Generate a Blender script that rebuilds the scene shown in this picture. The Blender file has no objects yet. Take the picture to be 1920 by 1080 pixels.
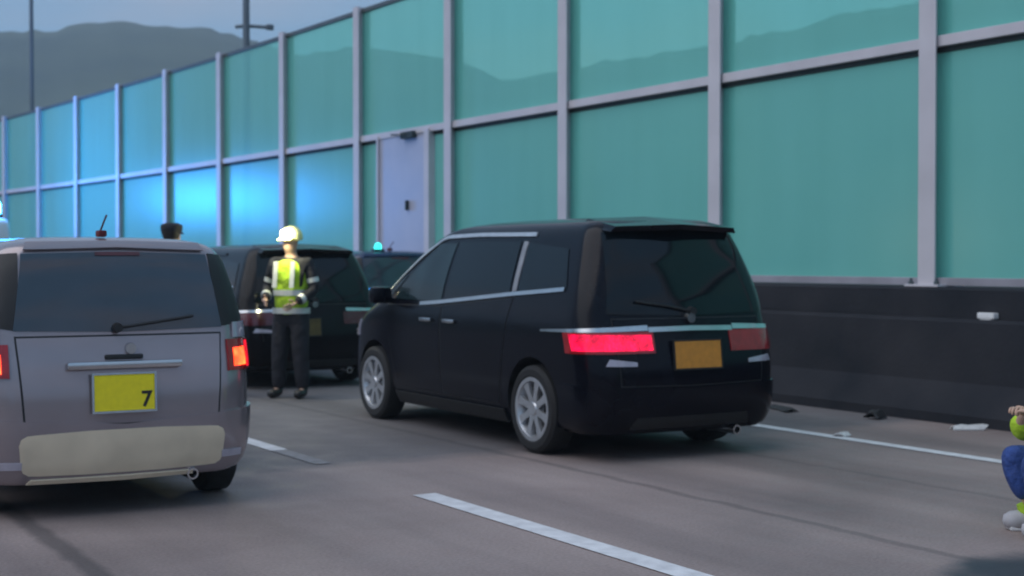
import bpy, bmesh, math, random
from mathutils import Vector, Matrix, noise
import numpy as np

R = math.radians
random.seed(7)
scene = bpy.context.scene
COL = scene.collection

# ------------------------------------------------------------------ camera
CAM_H = 1.45
cd = bpy.data.cameras.new('camera')
cam = bpy.data.objects.new('camera', cd)
COL.objects.link(cam)
cam.location = (0, 0, CAM_H)
cam.rotation_euler = (R(90 - 1.04), 0, R(-30.2))
cd.sensor_width = 36.0
cd.lens = 51.56
cd.clip_start = 0.05
cd.clip_end = 8000
cd.dof.use_dof = True
cd.dof.focus_distance = 5.0
cd.dof.aperture_fstop = 3.8
scene.camera = cam

# ------------------------------------------------------------------ world, sun, exposure
SUN_EL, SUN_AZ = R(50), R(-82)          # azimuth clockwise from +Y
W = bpy.data.worlds.new('World')
scene.world = W
W.use_nodes = True
nt = W.node_tree
nt.nodes.clear()
wo = nt.nodes.new('ShaderNodeOutputWorld')
bg = nt.nodes.new('ShaderNodeBackground')
bg.inputs['Strength'].default_value = 0.10
sky = nt.nodes.new('ShaderNodeTexSky')
sky.sky_type = 'NISHITA'
sky.sun_disc = False
sky.sun_elevation = SUN_EL
sky.sun_rotation = SUN_AZ
sky.air_density = 1.2
sky.dust_density = 1.0
tc = nt.nodes.new('ShaderNodeTexCoord')
mp = nt.nodes.new('ShaderNodeMapping')
mp.inputs['Scale'].default_value = (1, 1, 3.2)
mp.inputs['Location'].default_value = (0.35, 0.2, 0.0)
nz = nt.nodes.new('ShaderNodeTexNoise')
nz.inputs['Scale'].default_value = 2.6
nz.inputs['Detail'].default_value = 6
rp = nt.nodes.new('ShaderNodeValToRGB')
rp.color_ramp.elements[0].position = 0.45
rp.color_ramp.elements[1].position = 0.68
rp.color_ramp.elements[0].color = (2.15, 3.9, 6.2, 1)     # blue grey cloud deck
rp.color_ramp.elements[1].color = (4.9, 4.75, 5.5, 1)     # paler, faintly pink cloud
mx = nt.nodes.new('ShaderNodeMix')
mx.data_type = 'RGBA'
mx.inputs[0].default_value = 0.93
nt.links.new(tc.outputs['Generated'], mp.inputs[0])
nt.links.new(mp.outputs[0], nz.inputs[0])
nt.links.new(nz.outputs[0], rp.inputs[0])
nt.links.new(sky.outputs[0], mx.inputs[6])
nt.links.new(rp.outputs[0], mx.inputs[7])
nt.links.new(mx.outputs[2], bg.inputs[0])
nt.links.new(bg.outputs[0], wo.inputs[0])

sd = bpy.data.lights.new('sun', 'SUN')
sd.energy = 1.5
sd.angle = R(70)
sd.color = (1.0, 0.95, 0.92)
sun = bpy.data.objects.new('sun', sd)
COL.objects.link(sun)
sdir = Vector((math.sin(SUN_AZ) * math.cos(SUN_EL), math.cos(SUN_AZ) * math.cos(SUN_EL), math.sin(SUN_EL)))
sun.rotation_euler = sdir.to_track_quat('Z', 'Y').to_euler()
sun.location = (20, 10, 40)

vs = scene.view_settings
vs.view_transform = 'Standard'
vs.look = 'None'
vs.exposure = 0.35
vs.gamma = 1.0
vs.use_curve_mapping = False
scene.cycles.use_denoising = True
scene.cycles.max_bounces = 8
scene.cycles.transparent_max_bounces = 12
scene.cycles.sample_clamp_indirect = 6

# ------------------------------------------------------------------ materials
def new_mat(name):
    m = bpy.data.materials.new(name)
    m.use_nodes = True
    n = m.node_tree
    n.nodes.clear()
    out = n.nodes.new('ShaderNodeOutputMaterial')
    return m, n, out

def mat(name, col, rough=0.5, metal=0.0, var=0.12, scale=8.0, bump=0.0, bscale=60.0, coat=0.0, spec=0.5,
        emit=None, estr=0.0, col2=None, bdist=0.01):
    m, n, out = new_mat(name)
    p = n.nodes.new('ShaderNodeBsdfPrincipled')
    n.links.new(p.outputs[0], out.inputs[0])
    p.inputs['Roughness'].default_value = rough
    p.inputs['Metallic'].default_value = metal
    p.inputs['Specular IOR Level'].default_value = spec
    p.inputs['Coat Weight'].default_value = coat
    p.inputs['Coat Roughness'].default_value = 0.06
    t = n.nodes.new('ShaderNodeTexCoord')
    nn = n.nodes.new('ShaderNodeTexNoise')
    nn.inputs['Scale'].default_value = scale
    nn.inputs['Detail'].default_value = 5
    n.links.new(t.outputs['Object'], nn.inputs['Vector'])
    r = n.nodes.new('ShaderNodeValToRGB')
    r.color_ramp.elements[0].position = 0.3
    r.color_ramp.elements[1].position = 0.7
    c2 = col2 or tuple(min(1, c * (1 + var)) for c in col)
    c1 = col if col2 else tuple(c * (1 - var) for c in col)
    r.color_ramp.elements[0].color = (*c1, 1)
    r.color_ramp.elements[1].color = (*c2, 1)
    n.links.new(nn.outputs[0], r.inputs[0])
    n.links.new(r.outputs[0], p.inputs['Base Color'])
    mr = n.nodes.new('ShaderNodeMapRange')
    mr.inputs[3].default_value = max(0.02, rough * 0.85)
    mr.inputs[4].default_value = min(1, rough * 1.18 + 0.01)
    n.links.new(nn.outputs[0], mr.inputs[0])
    n.links.new(mr.outputs[0], p.inputs['Roughness'])
    if bump > 0:
        b2 = n.nodes.new('ShaderNodeTexNoise')
        b2.inputs['Scale'].default_value = bscale
        b2.inputs['Detail'].default_value = 4
        n.links.new(t.outputs['Object'], b2.inputs['Vector'])
        bp = n.nodes.new('ShaderNodeBump')
        bp.inputs['Strength'].default_value = bump
        bp.inputs['Distance'].default_value = bdist
        n.links.new(b2.outputs[0], bp.inputs['Height'])
        n.links.new(bp.outputs[0], p.inputs['Normal'])
    if emit:
        p.inputs['Emission Color'].default_value = (*emit, 1)
        p.inputs['Emission Strength'].default_value = estr
    return m

M = {}
M['black_paint'] = mat('black car paint', (0.004, 0.0045, 0.009), 0.17, 0.0, 0.15, 3, coat=0.0, spec=0.20)
M['dark_paint'] = mat('charcoal car paint', (0.006, 0.006, 0.008), 0.2, 0.0, 0.15, 3, coat=0.0, spec=0.2)
M['blue_paint'] = mat('dark blue car paint', (0.010, 0.03, 0.085), 0.25, 0.0, 0.15, 3, coat=0.2)
M['silver_paint'] = mat('silver mauve car paint', (0.33, 0.28, 0.29), 0.18, 0.5, 0.05, 3, coat=0.3)
M['bumper_sheen_paint'] = mat('bumper paint with headlight sheen', (0.74, 0.61, 0.44), 0.30, 0.1, 0.12, 4)  # pale champagne base colour carries the warm headlight light on the bumper
M['white_paint'] = mat('white van paint', (0.72, 0.73, 0.72), 0.3, 0.0, 0.05, 4, coat=0.3)
M['yellow_paint'] = mat('yellow band paint', (0.7, 0.55, 0.05), 0.35, 0.0, 0.08, 4)
M['trim'] = mat('black plastic trim', (0.012, 0.012, 0.013), 0.55, 0.0, 0.2, 20)
M['rubber'] = mat('tyre rubber', (0.014, 0.014, 0.015), 0.8, 0.0, 0.25, 30, bump=0.2, bscale=80)
M['alloy'] = mat('wheel alloy', (0.55, 0.56, 0.58), 0.32, 0.75, 0.1, 12)
M['dark_alloy'] = mat('dusty wheel alloy', (0.28, 0.28, 0.30), 0.45, 0.5, 0.15, 12)
M['chrome'] = mat('chrome trim', (0.60, 0.61, 0.62), 0.20, 1.0, 0.05, 15)
M['glass'] = mat('tinted car glass', (0.004, 0.007, 0.010), 0.06, 0.0, 0.2, 2, spec=0.34)
M['glass_light'] = mat('lighter car glass', (0.016, 0.030, 0.034), 0.08, 0.0, 0.35, 3, spec=0.42)
M['glass_rear'] = mat('grey blue car glass', (0.025, 0.038, 0.055), 0.08, 0.0, 0.2, 2, spec=0.9)
M['seat_cloth'] = mat('seat cloth', (0.12, 0.16, 0.16), 0.9, 0, 0.2, 20)
M['red_lens'] = mat('red lamp lens', (0.30, 0.008, 0.012), 0.15, 0, 0.2, 20, coat=0.5)
M['dull_red_lens'] = mat('unlit red lens', (0.07, 0.008, 0.014), 0.2, 0, 0.2, 20, coat=0.5)
M['clear_lens'] = mat('clear lamp lens', (0.45, 0.42, 0.48), 0.15, 0.2, 0.1, 20, coat=0.5)
M['red_lamp'] = mat('lit brake lamp', (0.4, 0.01, 0.01), 0.3, 0, 0.1, 30, emit=(1.0, 0.045, 0.012), estr=7.0)
M['red_glow'] = mat('lit tail lamp', (0.4, 0.01, 0.02), 0.3, 0, 0.1, 30, emit=(1.0, 0.005, 0.05), estr=0.8)
M['pink_lamp'] = mat('lit rear lamp', (0.4, 0.01, 0.04), 0.3, 0, 0.1, 30, emit=(1.0, 0.008, 0.09), estr=0.95)
M['plate_yellow'] = mat('yellow number plate', (0.90, 0.74, 0.010), 0.4, 0, 0.05, 30)
M['plate_orange'] = mat('amber number plate', (0.62, 0.25, 0.03), 0.45, 0, 0.1, 20)
M['plate_dim'] = mat('grimy number plate', (0.10, 0.075, 0.02), 0.6, 0, 0.3, 20)
M['ink'] = mat('black lettering', (0.015, 0.015, 0.015), 0.5, 0, 0.1, 20)
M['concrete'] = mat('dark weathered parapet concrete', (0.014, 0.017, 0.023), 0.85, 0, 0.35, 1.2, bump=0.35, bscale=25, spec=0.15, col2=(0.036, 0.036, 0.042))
M['steel'] = mat('painted grey steel', (0.56, 0.53, 0.57), 0.5, 0.05, 0.10, 1.5, bump=0.03, bscale=40)
M['rail_grey'] = mat('weathered rail steel', (0.30, 0.29, 0.33), 0.6, 0.05, 0.2, 2)
M['steel_dark'] = mat('dark grey steel', (0.09, 0.11, 0.12), 0.5, 0.2, 0.15, 3)
M['gasket'] = mat('dark rubber gasket', (0.02, 0.035, 0.04), 0.7, 0, 0.2, 10)
M['door_grey'] = mat('pale grey door sheet', (0.42, 0.43, 0.53), 0.45, 0.1, 0.06, 2)
M['white_line'] = mat('worn white road paint', (0.52, 0.51, 0.52), 0.7, 0, 0.0, 9, bump=0.2, bscale=80, col2=(0.72, 0.71, 0.72))
M['faint_line'] = mat('faded road paint', (0.17, 0.165, 0.17), 0.8, 0, 0.0, 10, bump=0.2, bscale=80, col2=(0.30, 0.29, 0.30))
M['lime'] = mat('lime fluorescent cloth', (0.42, 0.64, 0.03), 0.8, 0, 0.12, 12, bump=0.8, bscale=9, bdist=0.05)
M['lime_pale'] = mat('pale yellow helmet shell', (0.85, 0.86, 0.38), 0.35, 0, 0.04, 12)
M['reflective'] = mat('silver reflective tape', (0.62, 0.64, 0.60), 0.4, 0.2, 0.08, 20)
M['dark_cloth'] = mat('dark uniform cloth', (0.016, 0.016, 0.022), 0.85, 0, 0.25, 14, bump=0.9, bscale=8, bdist=0.05)
M['blue_cloth'] = mat('blue work trousers', (0.03, 0.07, 0.26), 0.85, 0, 0.3, 10, bump=1.0, bscale=9, bdist=0.06)
M['skin'] = mat('skin', (0.52, 0.33, 0.24), 0.55, 0, 0.1, 12)
M['hair'] = mat('dark hair', (0.015, 0.012, 0.011), 0.6, 0, 0.2, 30)
M['leather'] = mat('black boot leather', (0.015, 0.014, 0.014), 0.4, 0, 0.2, 20)
M['shoe_grey'] = mat('grey shoe', (0.42, 0.41, 0.43), 0.6, 0, 0.1, 20)
M['maroon'] = mat('maroon cap cloth', (0.12, 0.015, 0.02), 0.8, 0, 0.1, 20)
M['debris_dark'] = mat('dark plastic fragment', (0.02, 0.02, 0.022), 0.6, 0, 0.2, 20)
M['debris_pale'] = mat('pale plastic fragment', (0.62, 0.61, 0.60), 0.5, 0, 0.1, 20)
M['blue_beacon'] = mat('lit blue beacon', (0.02, 0.2, 0.5), 0.2, 0, 0.0, 5, emit=(0.05, 0.55, 1.0), estr=30.0)
M['teal_lamp'] = mat('lit teal lamp', (0.02, 0.4, 0.4), 0.2, 0, 0.0, 5, emit=(0.03, 0.75, 0.68), estr=2.2)
M['head_lamp'] = mat('lit helmet torch', (0.8, 0.8, 0.5), 0.2, 0, 0.0, 5, emit=(1.0, 0.97, 0.62), estr=20.0)
M['pole_grey'] = mat('grey lamp post', (0.14, 0.17, 0.20), 0.5, 0.2, 0.1, 1)
M['reflector'] = mat('white reflector', (0.75, 0.75, 0.75), 0.3, 0, 0.05, 10)


def panel_mat():
    m, n, out = new_mat('green tinted acrylic')
    t = n.nodes.new('ShaderNodeTexCoord')
    nn = n.nodes.new('ShaderNodeTexNoise')
    nn.inputs['Scale'].default_value = 1.0
    nn.inputs['Detail'].default_value = 7
    g = n.nodes.new('ShaderNodeNewGeometry')
    mpp = n.nodes.new('ShaderNodeMapping')       # run-off streaks down the sheets
    mpp.inputs['Scale'].default_value = (2.2, 2.2, 0.35)
    n.links.new(g.outputs['Position'], mpp.inputs[0])
    n.links.new(mpp.outputs[0], nn.inputs['Vector'])
    r = n.nodes.new('ShaderNodeValToRGB')
    r.color_ramp.elements[0].position = 0.3
    r.color_ramp.elements[1].position = 0.72
    r.color_ramp.elements[0].color = (0.25, 0.80, 0.70, 1)
    r.color_ramp.elements[1].color = (0.28, 0.86, 0.76, 1)
    n.links.new(nn.outputs[0], r.inputs[0])
    d = n.nodes.new('ShaderNodeBsdfDiffuse')
    tl = n.nodes.new('ShaderNodeBsdfTranslucent')
    n.links.new(r.outputs[0], d.inputs[0])
    n.links.new(r.outputs[0], tl.inputs[0])
    m1 = n.nodes.new('ShaderNodeMixShader')
    m1.inputs[0].default_value = 0.42
    n.links.new(d.outputs[0], m1.inputs[1])
    n.links.new(tl.outputs[0], m1.inputs[2])
    tr = n.nodes.new('ShaderNodeBsdfTransparent')
    tr.inputs[0].default_value = (0.50, 0.96, 0.74, 1)
    m2 = n.nodes.new('ShaderNodeMixShader')
    m2.inputs[0].default_value = 0.42
    n.links.new(m1.outputs[0], m2.inputs[1])
    n.links.new(tr.outputs[0], m2.inputs[2])
    gl = n.nodes.new('ShaderNodeBsdfGlossy')
    gl.inputs['Roughness'].default_value = 0.30
    fr = n.nodes.new('ShaderNodeFresnel')
    fr.inputs[0].default_value = 1.42
    m3 = n.nodes.new('ShaderNodeMixShader')
    n.links.new(fr.outputs[0], m3.inputs[0])
    n.links.new(m2.outputs[0], m3.inputs[1])
    n.links.new(gl.outputs[0], m3.inputs[2])
    # one scattering layer per sheet: the inner side of the sheet's skin is clear
    clear = n.nodes.new('ShaderNodeBsdfTransparent')
    m4 = n.nodes.new('ShaderNodeMixShader')
    n.links.new(g.outputs['Backfacing'], m4.inputs[0])
    n.links.new(m3.outputs[0], m4.inputs[1])
    n.links.new(clear.outputs[0], m4.inputs[2])
    n.links.new(m4.outputs[0], out.inputs[0])
    return m
M['acrylic'] = panel_mat()


def road_mat():
    m, n, out = new_mat('asphalt')
    L = n.links.new
    p = n.nodes.new('ShaderNodeBsdfPrincipled')
    L(p.outputs[0], out.inputs[0])
    g = n.nodes.new('ShaderNodeNewGeometry')
    def noise_(scale, detail=5, dist=0.0):
        k = n.nodes.new('ShaderNodeTexNoise')
        k.inputs['Scale'].default_value = scale
        k.inputs['Detail'].default_value = detail
        k.inputs['Distortion'].default_value = dist
        L(g.outputs['Position'], k.inputs['Vector'])
        return k
    def ramp(fac, p0, c0, p1, c1):
        r = n.nodes.new('ShaderNodeValToRGB')
        r.color_ramp.elements[0].position = p0
        r.color_ramp.elements[1].position = p1
        r.color_ramp.elements[0].color = (*c0, 1)
        r.color_ramp.elements[1].color = (*c1, 1)
        L(fac, r.inputs[0])
        return r
    def mixc(fac, a, b, mode='MIX'):
        k = n.nodes.new('ShaderNodeMix')
        k.data_type = 'RGBA'
        k.blend_type = mode
        if isinstance(fac, float):
            k.inputs[0].default_value = fac
        else:
            L(fac, k.inputs[0])
        L(a, k.inputs[6])
        L(b, k.inputs[7])
        return k.outputs[2]
    def math_(op, a, b=None, clamp=False):
        k = n.nodes.new('ShaderNodeMath')
        k.operation = op
        k.use_clamp = clamp
        for i, v in enumerate((a, b)):
            if v is None:
                continue
            if isinstance(v, (int, float)):
                k.inputs[i].default_value = v
            else:
                L(v, k.inputs[i])
        return k.outputs[0]
    big = noise_(0.35, 4, 0.6)
    fine = noise_(55, 3)
    mid = noise_(3.0, 6, 0.4)
    old = ramp(big.outputs[0], 0.28, (0.178, 0.140, 0.130), 0.72, (0.325, 0.258, 0.238))
    new = ramp(big.outputs[0], 0.28, (0.122, 0.110, 0.112), 0.72, (0.186, 0.170, 0.170))
    sep = n.nodes.new('ShaderNodeSeparateXYZ')
    L(g.outputs['Position'], sep.inputs[0])
    # transverse resurfacing joint across the lane
    wob = math_('MULTIPLY', math_('SUBTRACT', mid.outputs[0], 0.5), 0.5)
    y = math_('ADD', sep.outputs['Y'], wob)
    jn = n.nodes.new('ShaderNodeMapRange')
    jn.inputs[1].default_value = 9.45
    jn.inputs[2].default_value = 9.8
    L(y, jn.inputs[0])
    c = mixc(jn.outputs[0], old.outputs[0], new.outputs[0])
    # wear: oily streaks along the lanes
    mpn = n.nodes.new('ShaderNodeMapping')
    mpn.inputs['Scale'].default_value = (1.3, 0.10, 1)
    L(g.outputs['Position'], mpn.inputs[0])
    st = n.nodes.new('ShaderNodeTexNoise')
    st.inputs['Scale'].default_value = 1.0
    st.inputs['Detail'].default_value = 5
    L(mpn.outputs[0], st.inputs['Vector'])
    str_ = ramp(st.outputs[0], 0.35, (0.66, 0.66, 0.68), 0.62, (1.10, 1.09, 1.09))
    c = mixc(0.8, c, str_.outputs[0], 'MULTIPLY')
    grit = ramp(fine.outputs[0], 0.3, (0.78, 0.78, 0.78), 0.7, (1.2, 1.2, 1.2))
    c = mixc(0.7, c, grit.outputs[0], 'MULTIPLY')
    # soft-edged round dark patch on the near road
    def blob(cx, cy, rad, soft):
        dx = math_('SUBTRACT', sep.outputs['X'], cx)
        dy = math_('SUBTRACT', sep.outputs['Y'], cy)
        d = math_('SQRT', math_('ADD', math_('MULTIPLY', dx, dx), math_('MULTIPLY', dy, dy)))
        d = math_('ADD', d, wob)
        k = n.nodes.new('ShaderNodeMapRange')
        k.interpolation_type = 'SMOOTHSTEP'
        k.inputs[1].default_value = rad
        k.inputs[2].default_value = rad - soft
        L(d, k.inputs[0])
        return k.outputs[0]
    for (cx, hw_, amt) in ((1.75, 0.05, 0.55), (5.5, 0.035, 0.35), (7.1, 0.03, 0.25), (-2.0, 0.05, 0.5)):
        d_ = math_('ABSOLUTE', math_('ADD', math_('SUBTRACT', sep.outputs['X'], cx), math_('MULTIPLY', wob, 0.22)))
        k_ = n.nodes.new('ShaderNodeMapRange')
        k_.inputs[1].default_value = hw_ * 1.5; k_.inputs[2].default_value = hw_ * 0.6
        k_.inputs[3].default_value = 0.0; k_.inputs[4].default_value = amt
        L(d_, k_.inputs[0])
        sk = n.nodes.new('ShaderNodeRGB')
        sk.outputs[0].default_value = (0.03, 0.03, 0.032, 1)
        c = mixc(k_.outputs[0], c, sk.outputs[0])
    b1 = blob(5.55, 4.55, 0.62, 0.35)
    dk = n.nodes.new('ShaderNodeRGB')
    dk.outputs[0].default_value = (0.035, 0.042, 0.052, 1)
    c = mixc(b1, c, dk.outputs[0])
    L(c, p.inputs['Base Color'])
    rr = ramp(mid.outputs[0], 0.3, (0.62,) * 3, 0.7, (0.85,) * 3)
    L(rr.outputs[0], p.inputs['Roughness'])
    p.inputs['Specular IOR Level'].default_value = 0.4
    bp = n.nodes.new('ShaderNodeBump')
    bp.inputs['Strength'].default_value = 0.35
    bp.inputs['Distance'].default_value = 0.006
    L(fine.outputs[0], bp.inputs['Height'])
    L(bp.outputs[0], p.inputs['Normal'])
    return m
M['asphalt'] = road_mat()
M['earth'] = mat('grassy ground', (0.05, 0.06, 0.035), 0.95, 0, 0.3, 0.05)
M['hill'] = mat('wooded hillside', (0.035, 0.062, 0.060), 0.95, 0, 0.0, 0.03, col2=(0.075, 0.105, 0.085), spec=0.1)

def lamp_mat(name, base, hot, strength, rib=34.0):
    m, n, out = new_mat(name)
    p = n.nodes.new('ShaderNodeBsdfPrincipled')
    n.links.new(p.outputs[0], out.inputs[0])
    p.inputs['Base Color'].default_value = (*base, 1)
    p.inputs['Roughness'].default_value = 0.15
    p.inputs['Emission Color'].default_value = (*hot, 1)
    t = n.nodes.new('ShaderNodeTexCoord')
    v = n.nodes.new('ShaderNodeTexVoronoi')
    v.inputs['Scale'].default_value = rib
    k = n.nodes.new('ShaderNodeTexNoise')
    k.inputs['Scale'].default_value = 9.0
    n.links.new(t.outputs['Object'], v.inputs['Vector'])
    n.links.new(t.outputs['Object'], k.inputs['Vector'])
    a = n.nodes.new('ShaderNodeMapRange')
    a.inputs[1].default_value = 0.0; a.inputs[2].default_value = 0.6
    a.inputs[3].default_value = 1.2; a.inputs[4].default_value = 0.6
    n.links.new(v.outputs[0], a.inputs[0])
    b = n.nodes.new('ShaderNodeMapRange')
    b.inputs[1].default_value = 0.35; b.inputs[2].default_value = 0.65
    b.inputs[3].default_value = 0.45; b.inputs[4].default_value = 1.3
    n.links.new(k.outputs[0], b.inputs[0])
    x = n.nodes.new('ShaderNodeMath'); x.operation = 'MULTIPLY'
    n.links.new(a.outputs[0], x.inputs[0]); n.links.new(b.outputs[0], x.inputs[1])
    y = n.nodes.new('ShaderNodeMath'); y.operation = 'MULTIPLY'
    n.links.new(x.outputs[0], y.inputs[0]); y.inputs[1].default_value = strength
    n.links.new(y.outputs[0], p.inputs['Emission Strength'])
    return m
M['pink_lamp'] = lamp_mat('lit rear lamp', (0.30, 0.005, 0.02), (1.0, 0.006, 0.065), 1.5, 60.0)
M['red_glow'] = lamp_mat('lit tail lamp', (0.30, 0.005, 0.01), (1.0, 0.008, 0.03), 1.2)
M['red_lamp'] = lamp_mat('lit brake lamp', (0.4, 0.02, 0.01), (1.0, 0.055, 0.012), 6.5, 22.0)

# ------------------------------------------------------------------ object helpers
def link(o, parent=None):
    COL.objects.link(o)
    if parent is not None:
        o.parent = parent
    return o

def tag(o, label=None, cat=None, group=None, kind=None):
    if label:
        o['label'] = label
    if cat:
        o['category'] = cat
    if group:
        o['group'] = group
    if kind:
        o['kind'] = kind
    return o

def empty(name, loc=(0, 0, 0), rz=0.0, parent=None):
    o = bpy.data.objects.new(name, None)
    o.empty_display_size = 0.2
    o.location = loc
    o.rotation_euler = (0, 0, rz)
    return link(o, parent)

class MB:
    """collects simple shapes, then links them as one mesh object"""
    def __init__(self):
        self.v, self.f = [], []
    def add(self, vs_, fs_):
        b = len(self.v)
        self.v += [tuple(p) for p in vs_]
        self.f += [tuple(b + i for i in f) for f in fs_]
    def box(self, c, s, rot=None, bev=0.0):
        bm = bmesh.new()
        bmesh.ops.create_cube(bm, size=1)
        bmesh.ops.scale(bm, vec=s, verts=bm.verts)
        if bev > 0:
            bmesh.ops.bevel(bm, geom=bm.edges[:], offset=bev, segments=2, affect='EDGES', profile=0.6)
        if rot is not None:
            bmesh.ops.rotate(bm, cent=(0, 0, 0), matrix=rot, verts=bm.verts)
        bmesh.ops.translate(bm, vec=c, verts=bm.verts)
        self.bm(bm)
        return self
    def bm(self, bm):
        bm.verts.ensure_lookup_table()
        bm.verts.index_update()
        self.add([v.co[:] for v in bm.verts], [[v.index for v in f.verts] for f in bm.faces])
        bm.free()
    def lathe(self, prof, axis='X', n=32, c=(0, 0, 0)):
        """prof: list of (along, radius), revolved around the axis"""
        vs_, fs_ = [], []
        k = len(prof)
        for i in range(n):
            a = 2 * math.pi * i / n
            for (h, r) in prof:
                if axis == 'X':
                    vs_.append((c[0] + h, c[1] + r * math.cos(a), c[2] + r * math.sin(a)))
                elif axis == 'Y':
                    vs_.append((c[0] + r * math.cos(a), c[1] + h, c[2] + r * math.sin(a)))
                else:
                    vs_.append((c[0] + r * math.cos(a), c[1] + r * math.sin(a), c[2] + h))
        for i in range(n):
            j = (i + 1) % n
            for q in range(k - 1):
                fs_.append((i * k + q, j * k + q, j * k + q + 1, i * k + q + 1))
        self.add(vs_, fs_)
        return self
    def tube(self, pts, rad, n=8):
        pts = [Vector(p) for p in pts]
        rads = rad if isinstance(rad, (list, tuple)) else [rad] * len(pts)
        vs_, fs_ = [], []
        for i, p in enumerate(pts):
            t = (pts[min(i + 1, len(pts) - 1)] - pts[max(i - 1, 0)]).normalized()
            up = Vector((0, 0, 1)) if abs(t.z) < 0.9 else Vector((1, 0, 0))
            a = t.cross(up).normalized()
            b = t.cross(a).normalized()
            for k in range(n):
                w = 2 * math.pi * k / n
                vs_.append(p + (a * math.cos(w) + b * math.sin(w)) * rads[i])
        for i in range(len(pts) - 1):
            for k in range(n):
                l = (k + 1) % n
                fs_.append((i * n + k, i * n + l, (i + 1) * n + l, (i + 1) * n + k))
        fs_.append(tuple(range(n))[::-1])
        fs_.append(tuple((len(pts) - 1) * n + k for k in range(n)))
        self.add(vs_, fs_)
        return self
    def mesh(self, name):
        me = bpy.data.meshes.new(name)
        me.from_pydata(self.v, [], self.f)
        bm = bmesh.new()
        bm.from_mesh(me)
        bmesh.ops.recalc_face_normals(bm, faces=bm.faces)
        bm.to_mesh(me)
        bm.free()
        me.update()
        return me
    def build(self, name, material, parent=None, smooth=False, angle=40):
        me = self.mesh(name)
        return obj_from(name, me, material, parent, smooth, angle)

def obj_from(name, me, material, parent=None, smooth=False, angle=40):
    o = bpy.data.objects.new(name, me)
    if material is not None:
        me.materials.clear()
        me.materials.append(material)
    if smooth:
        me.shade_smooth()
        if angle is not None:
            me.set_sharp_from_angle(angle=R(angle))
    return link(o, parent)

# the road bends gently to the left beyond s = 15
def bend(s):
    return -0.0016 * max(0.0, s - 15) ** 2
def heading(s):
    return math.atan(0.0032 * max(0.0, s - 15))      # rotation about +Z

def at(n, s, z=0.0):
    return Vector((n + bend(s), s, z))

def strip(name, n0, n1, s0, s1, z, material, step=1.0, kind='structure', parent=None):
    mb = MB()
    k = max(2, int((s1 - s0) / step) + 1)
    vs_, fs_ = [], []
    for i in range(k):
        s = s0 + (s1 - s0) * i / (k - 1)
        vs_ += [at(n0, s, z), at(n1, s, z)]
    for i in range(k - 1):
        fs_.append((2 * i, 2 * i + 1, 2 * i + 3, 2 * i + 2))
    mb.add(vs_, fs_)
    o = mb.build(name, material, parent)
    if kind:
        o['kind'] = kind
    return o

# ------------------------------------------------------------------ ground, road, markings, hills
g = MB()
g.add([(-1000, -1000, -0.35), (1000, -1000, -0.35), (1000, 1000, -0.35), (-1000, 1000, -0.35)], [(0, 1, 2, 3)])
g.build('ground', M['earth'])['kind'] = 'structure'
rd = MB()
prof = [(-14, -0.34), (-14, 0.0), (9.93, 0.0), (11.2, 0.0), (11.2, -0.34)]
vs_, fs_ = [], []
ss = [-30 + 2.0 * i for i in range(100)]
for s in ss:
    vs_ += [at(a, s, b) for a, b in prof]
for i in range(len(ss) - 1):
    for q in range(4):
        fs_.append((i * 5 + q, i * 5 + q + 1, i * 5 + 6 + q, i * 5 + 5 + q))
rd.add(vs_, fs_)
rd.build('road', M['asphalt'])['kind'] = 'structure'
strip('edge_line', 8.30, 8.44, -10, 160, 0.005, M['white_line'])
strip('lane_marking', 4.02, 4.18, 3.6, 8.13, 0.005, M['white_line'])
strip('lane_marking_worn', 4.03, 4.16, 9.72, 10.6, 0.005, M['faint_line'])
strip('lane_marking', 4.03, 4.17, 10.6, 14.2, 0.005, M['white_line'])
for k in range(10):
    strip('lane_marking', 4.03, 4.17, 16.3 + k * 6.2, 20.5 + k * 6.2, 0.005, M['white_line'])
strip('edge_line', -4.2, -4.06, -10, 160, 0.005, M['white_line'])

ridge = [(-9000, 150), (-4000, 90), (-900, 100), (-200, 62), (0, 57), (100, 57), (150, 46), (230, 42), (290, 48), (380, 51), (430, 62),
         (480, 78), (560, 100), (690, 88), (850, 112), (950, 150), (1040, 135), (1150, 112), (1330, 84), (1450, 58), (1600, 22),
         (1750, 0), (1920, -20), (2600, 10), (4000, 90), (9000, 150)]
def ridge_y(x):
    for (a, b), (c, d) in zip(ridge, ridge[1:]):
        if a <= x <= c:
            t = (x - a) / (c - a)
            t = t * t * (3 - 2 * t)
            return b + (d - b) * t
    return 150
hl = MB()
vs_, fs_ = [], []
NA = 900
rows = [(380, 0.0), (430, 0.2), (490, 0.42), (560, 0.66), (630, 0.88), (690, 1.0), (760, 0.95), (850, 0.75)]
for i in range(NA):
    az = -math.pi + 2 * math.pi * i / NA          # relative to the camera heading
    if abs(az) < R(75):
        y = ridge_y(960 + 2750 * math.tan(az))
    else:
        y = 150
    el = (490 - y) / 2750 * math.cos(min(abs(az), R(75)))
    a = az + R(30.2)
    for (d, fz) in rows:
        h = el * 690 + CAM_H
        k = noise.fractal(Vector((math.sin(a) * d * 0.02, math.cos(a) * d * 0.02, 0)), 1.0, 2.0, 4) * 4.5
        k2 = noise.noise(Vector((math.sin(a) * d * 0.25, math.cos(a) * d * 0.25, 3))) * 2.2
        z = -0.5 + h * fz + (k if 0 < fz < 1 else k * 0.2) + (k2 if fz > 0 else 0)
        vs_.append((math.sin(a) * d, math.cos(a) * d, z if fz > 0 else -1.0))
m_ = len(rows)
for i in range(NA):
    j = (i + 1) % NA
    for q in range(m_ - 1):
        fs_.append((i * m_ + q, j * m_ + q, j * m_ + q + 1, i * m_ + q + 1))
hl.add(vs_, fs_)
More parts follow.
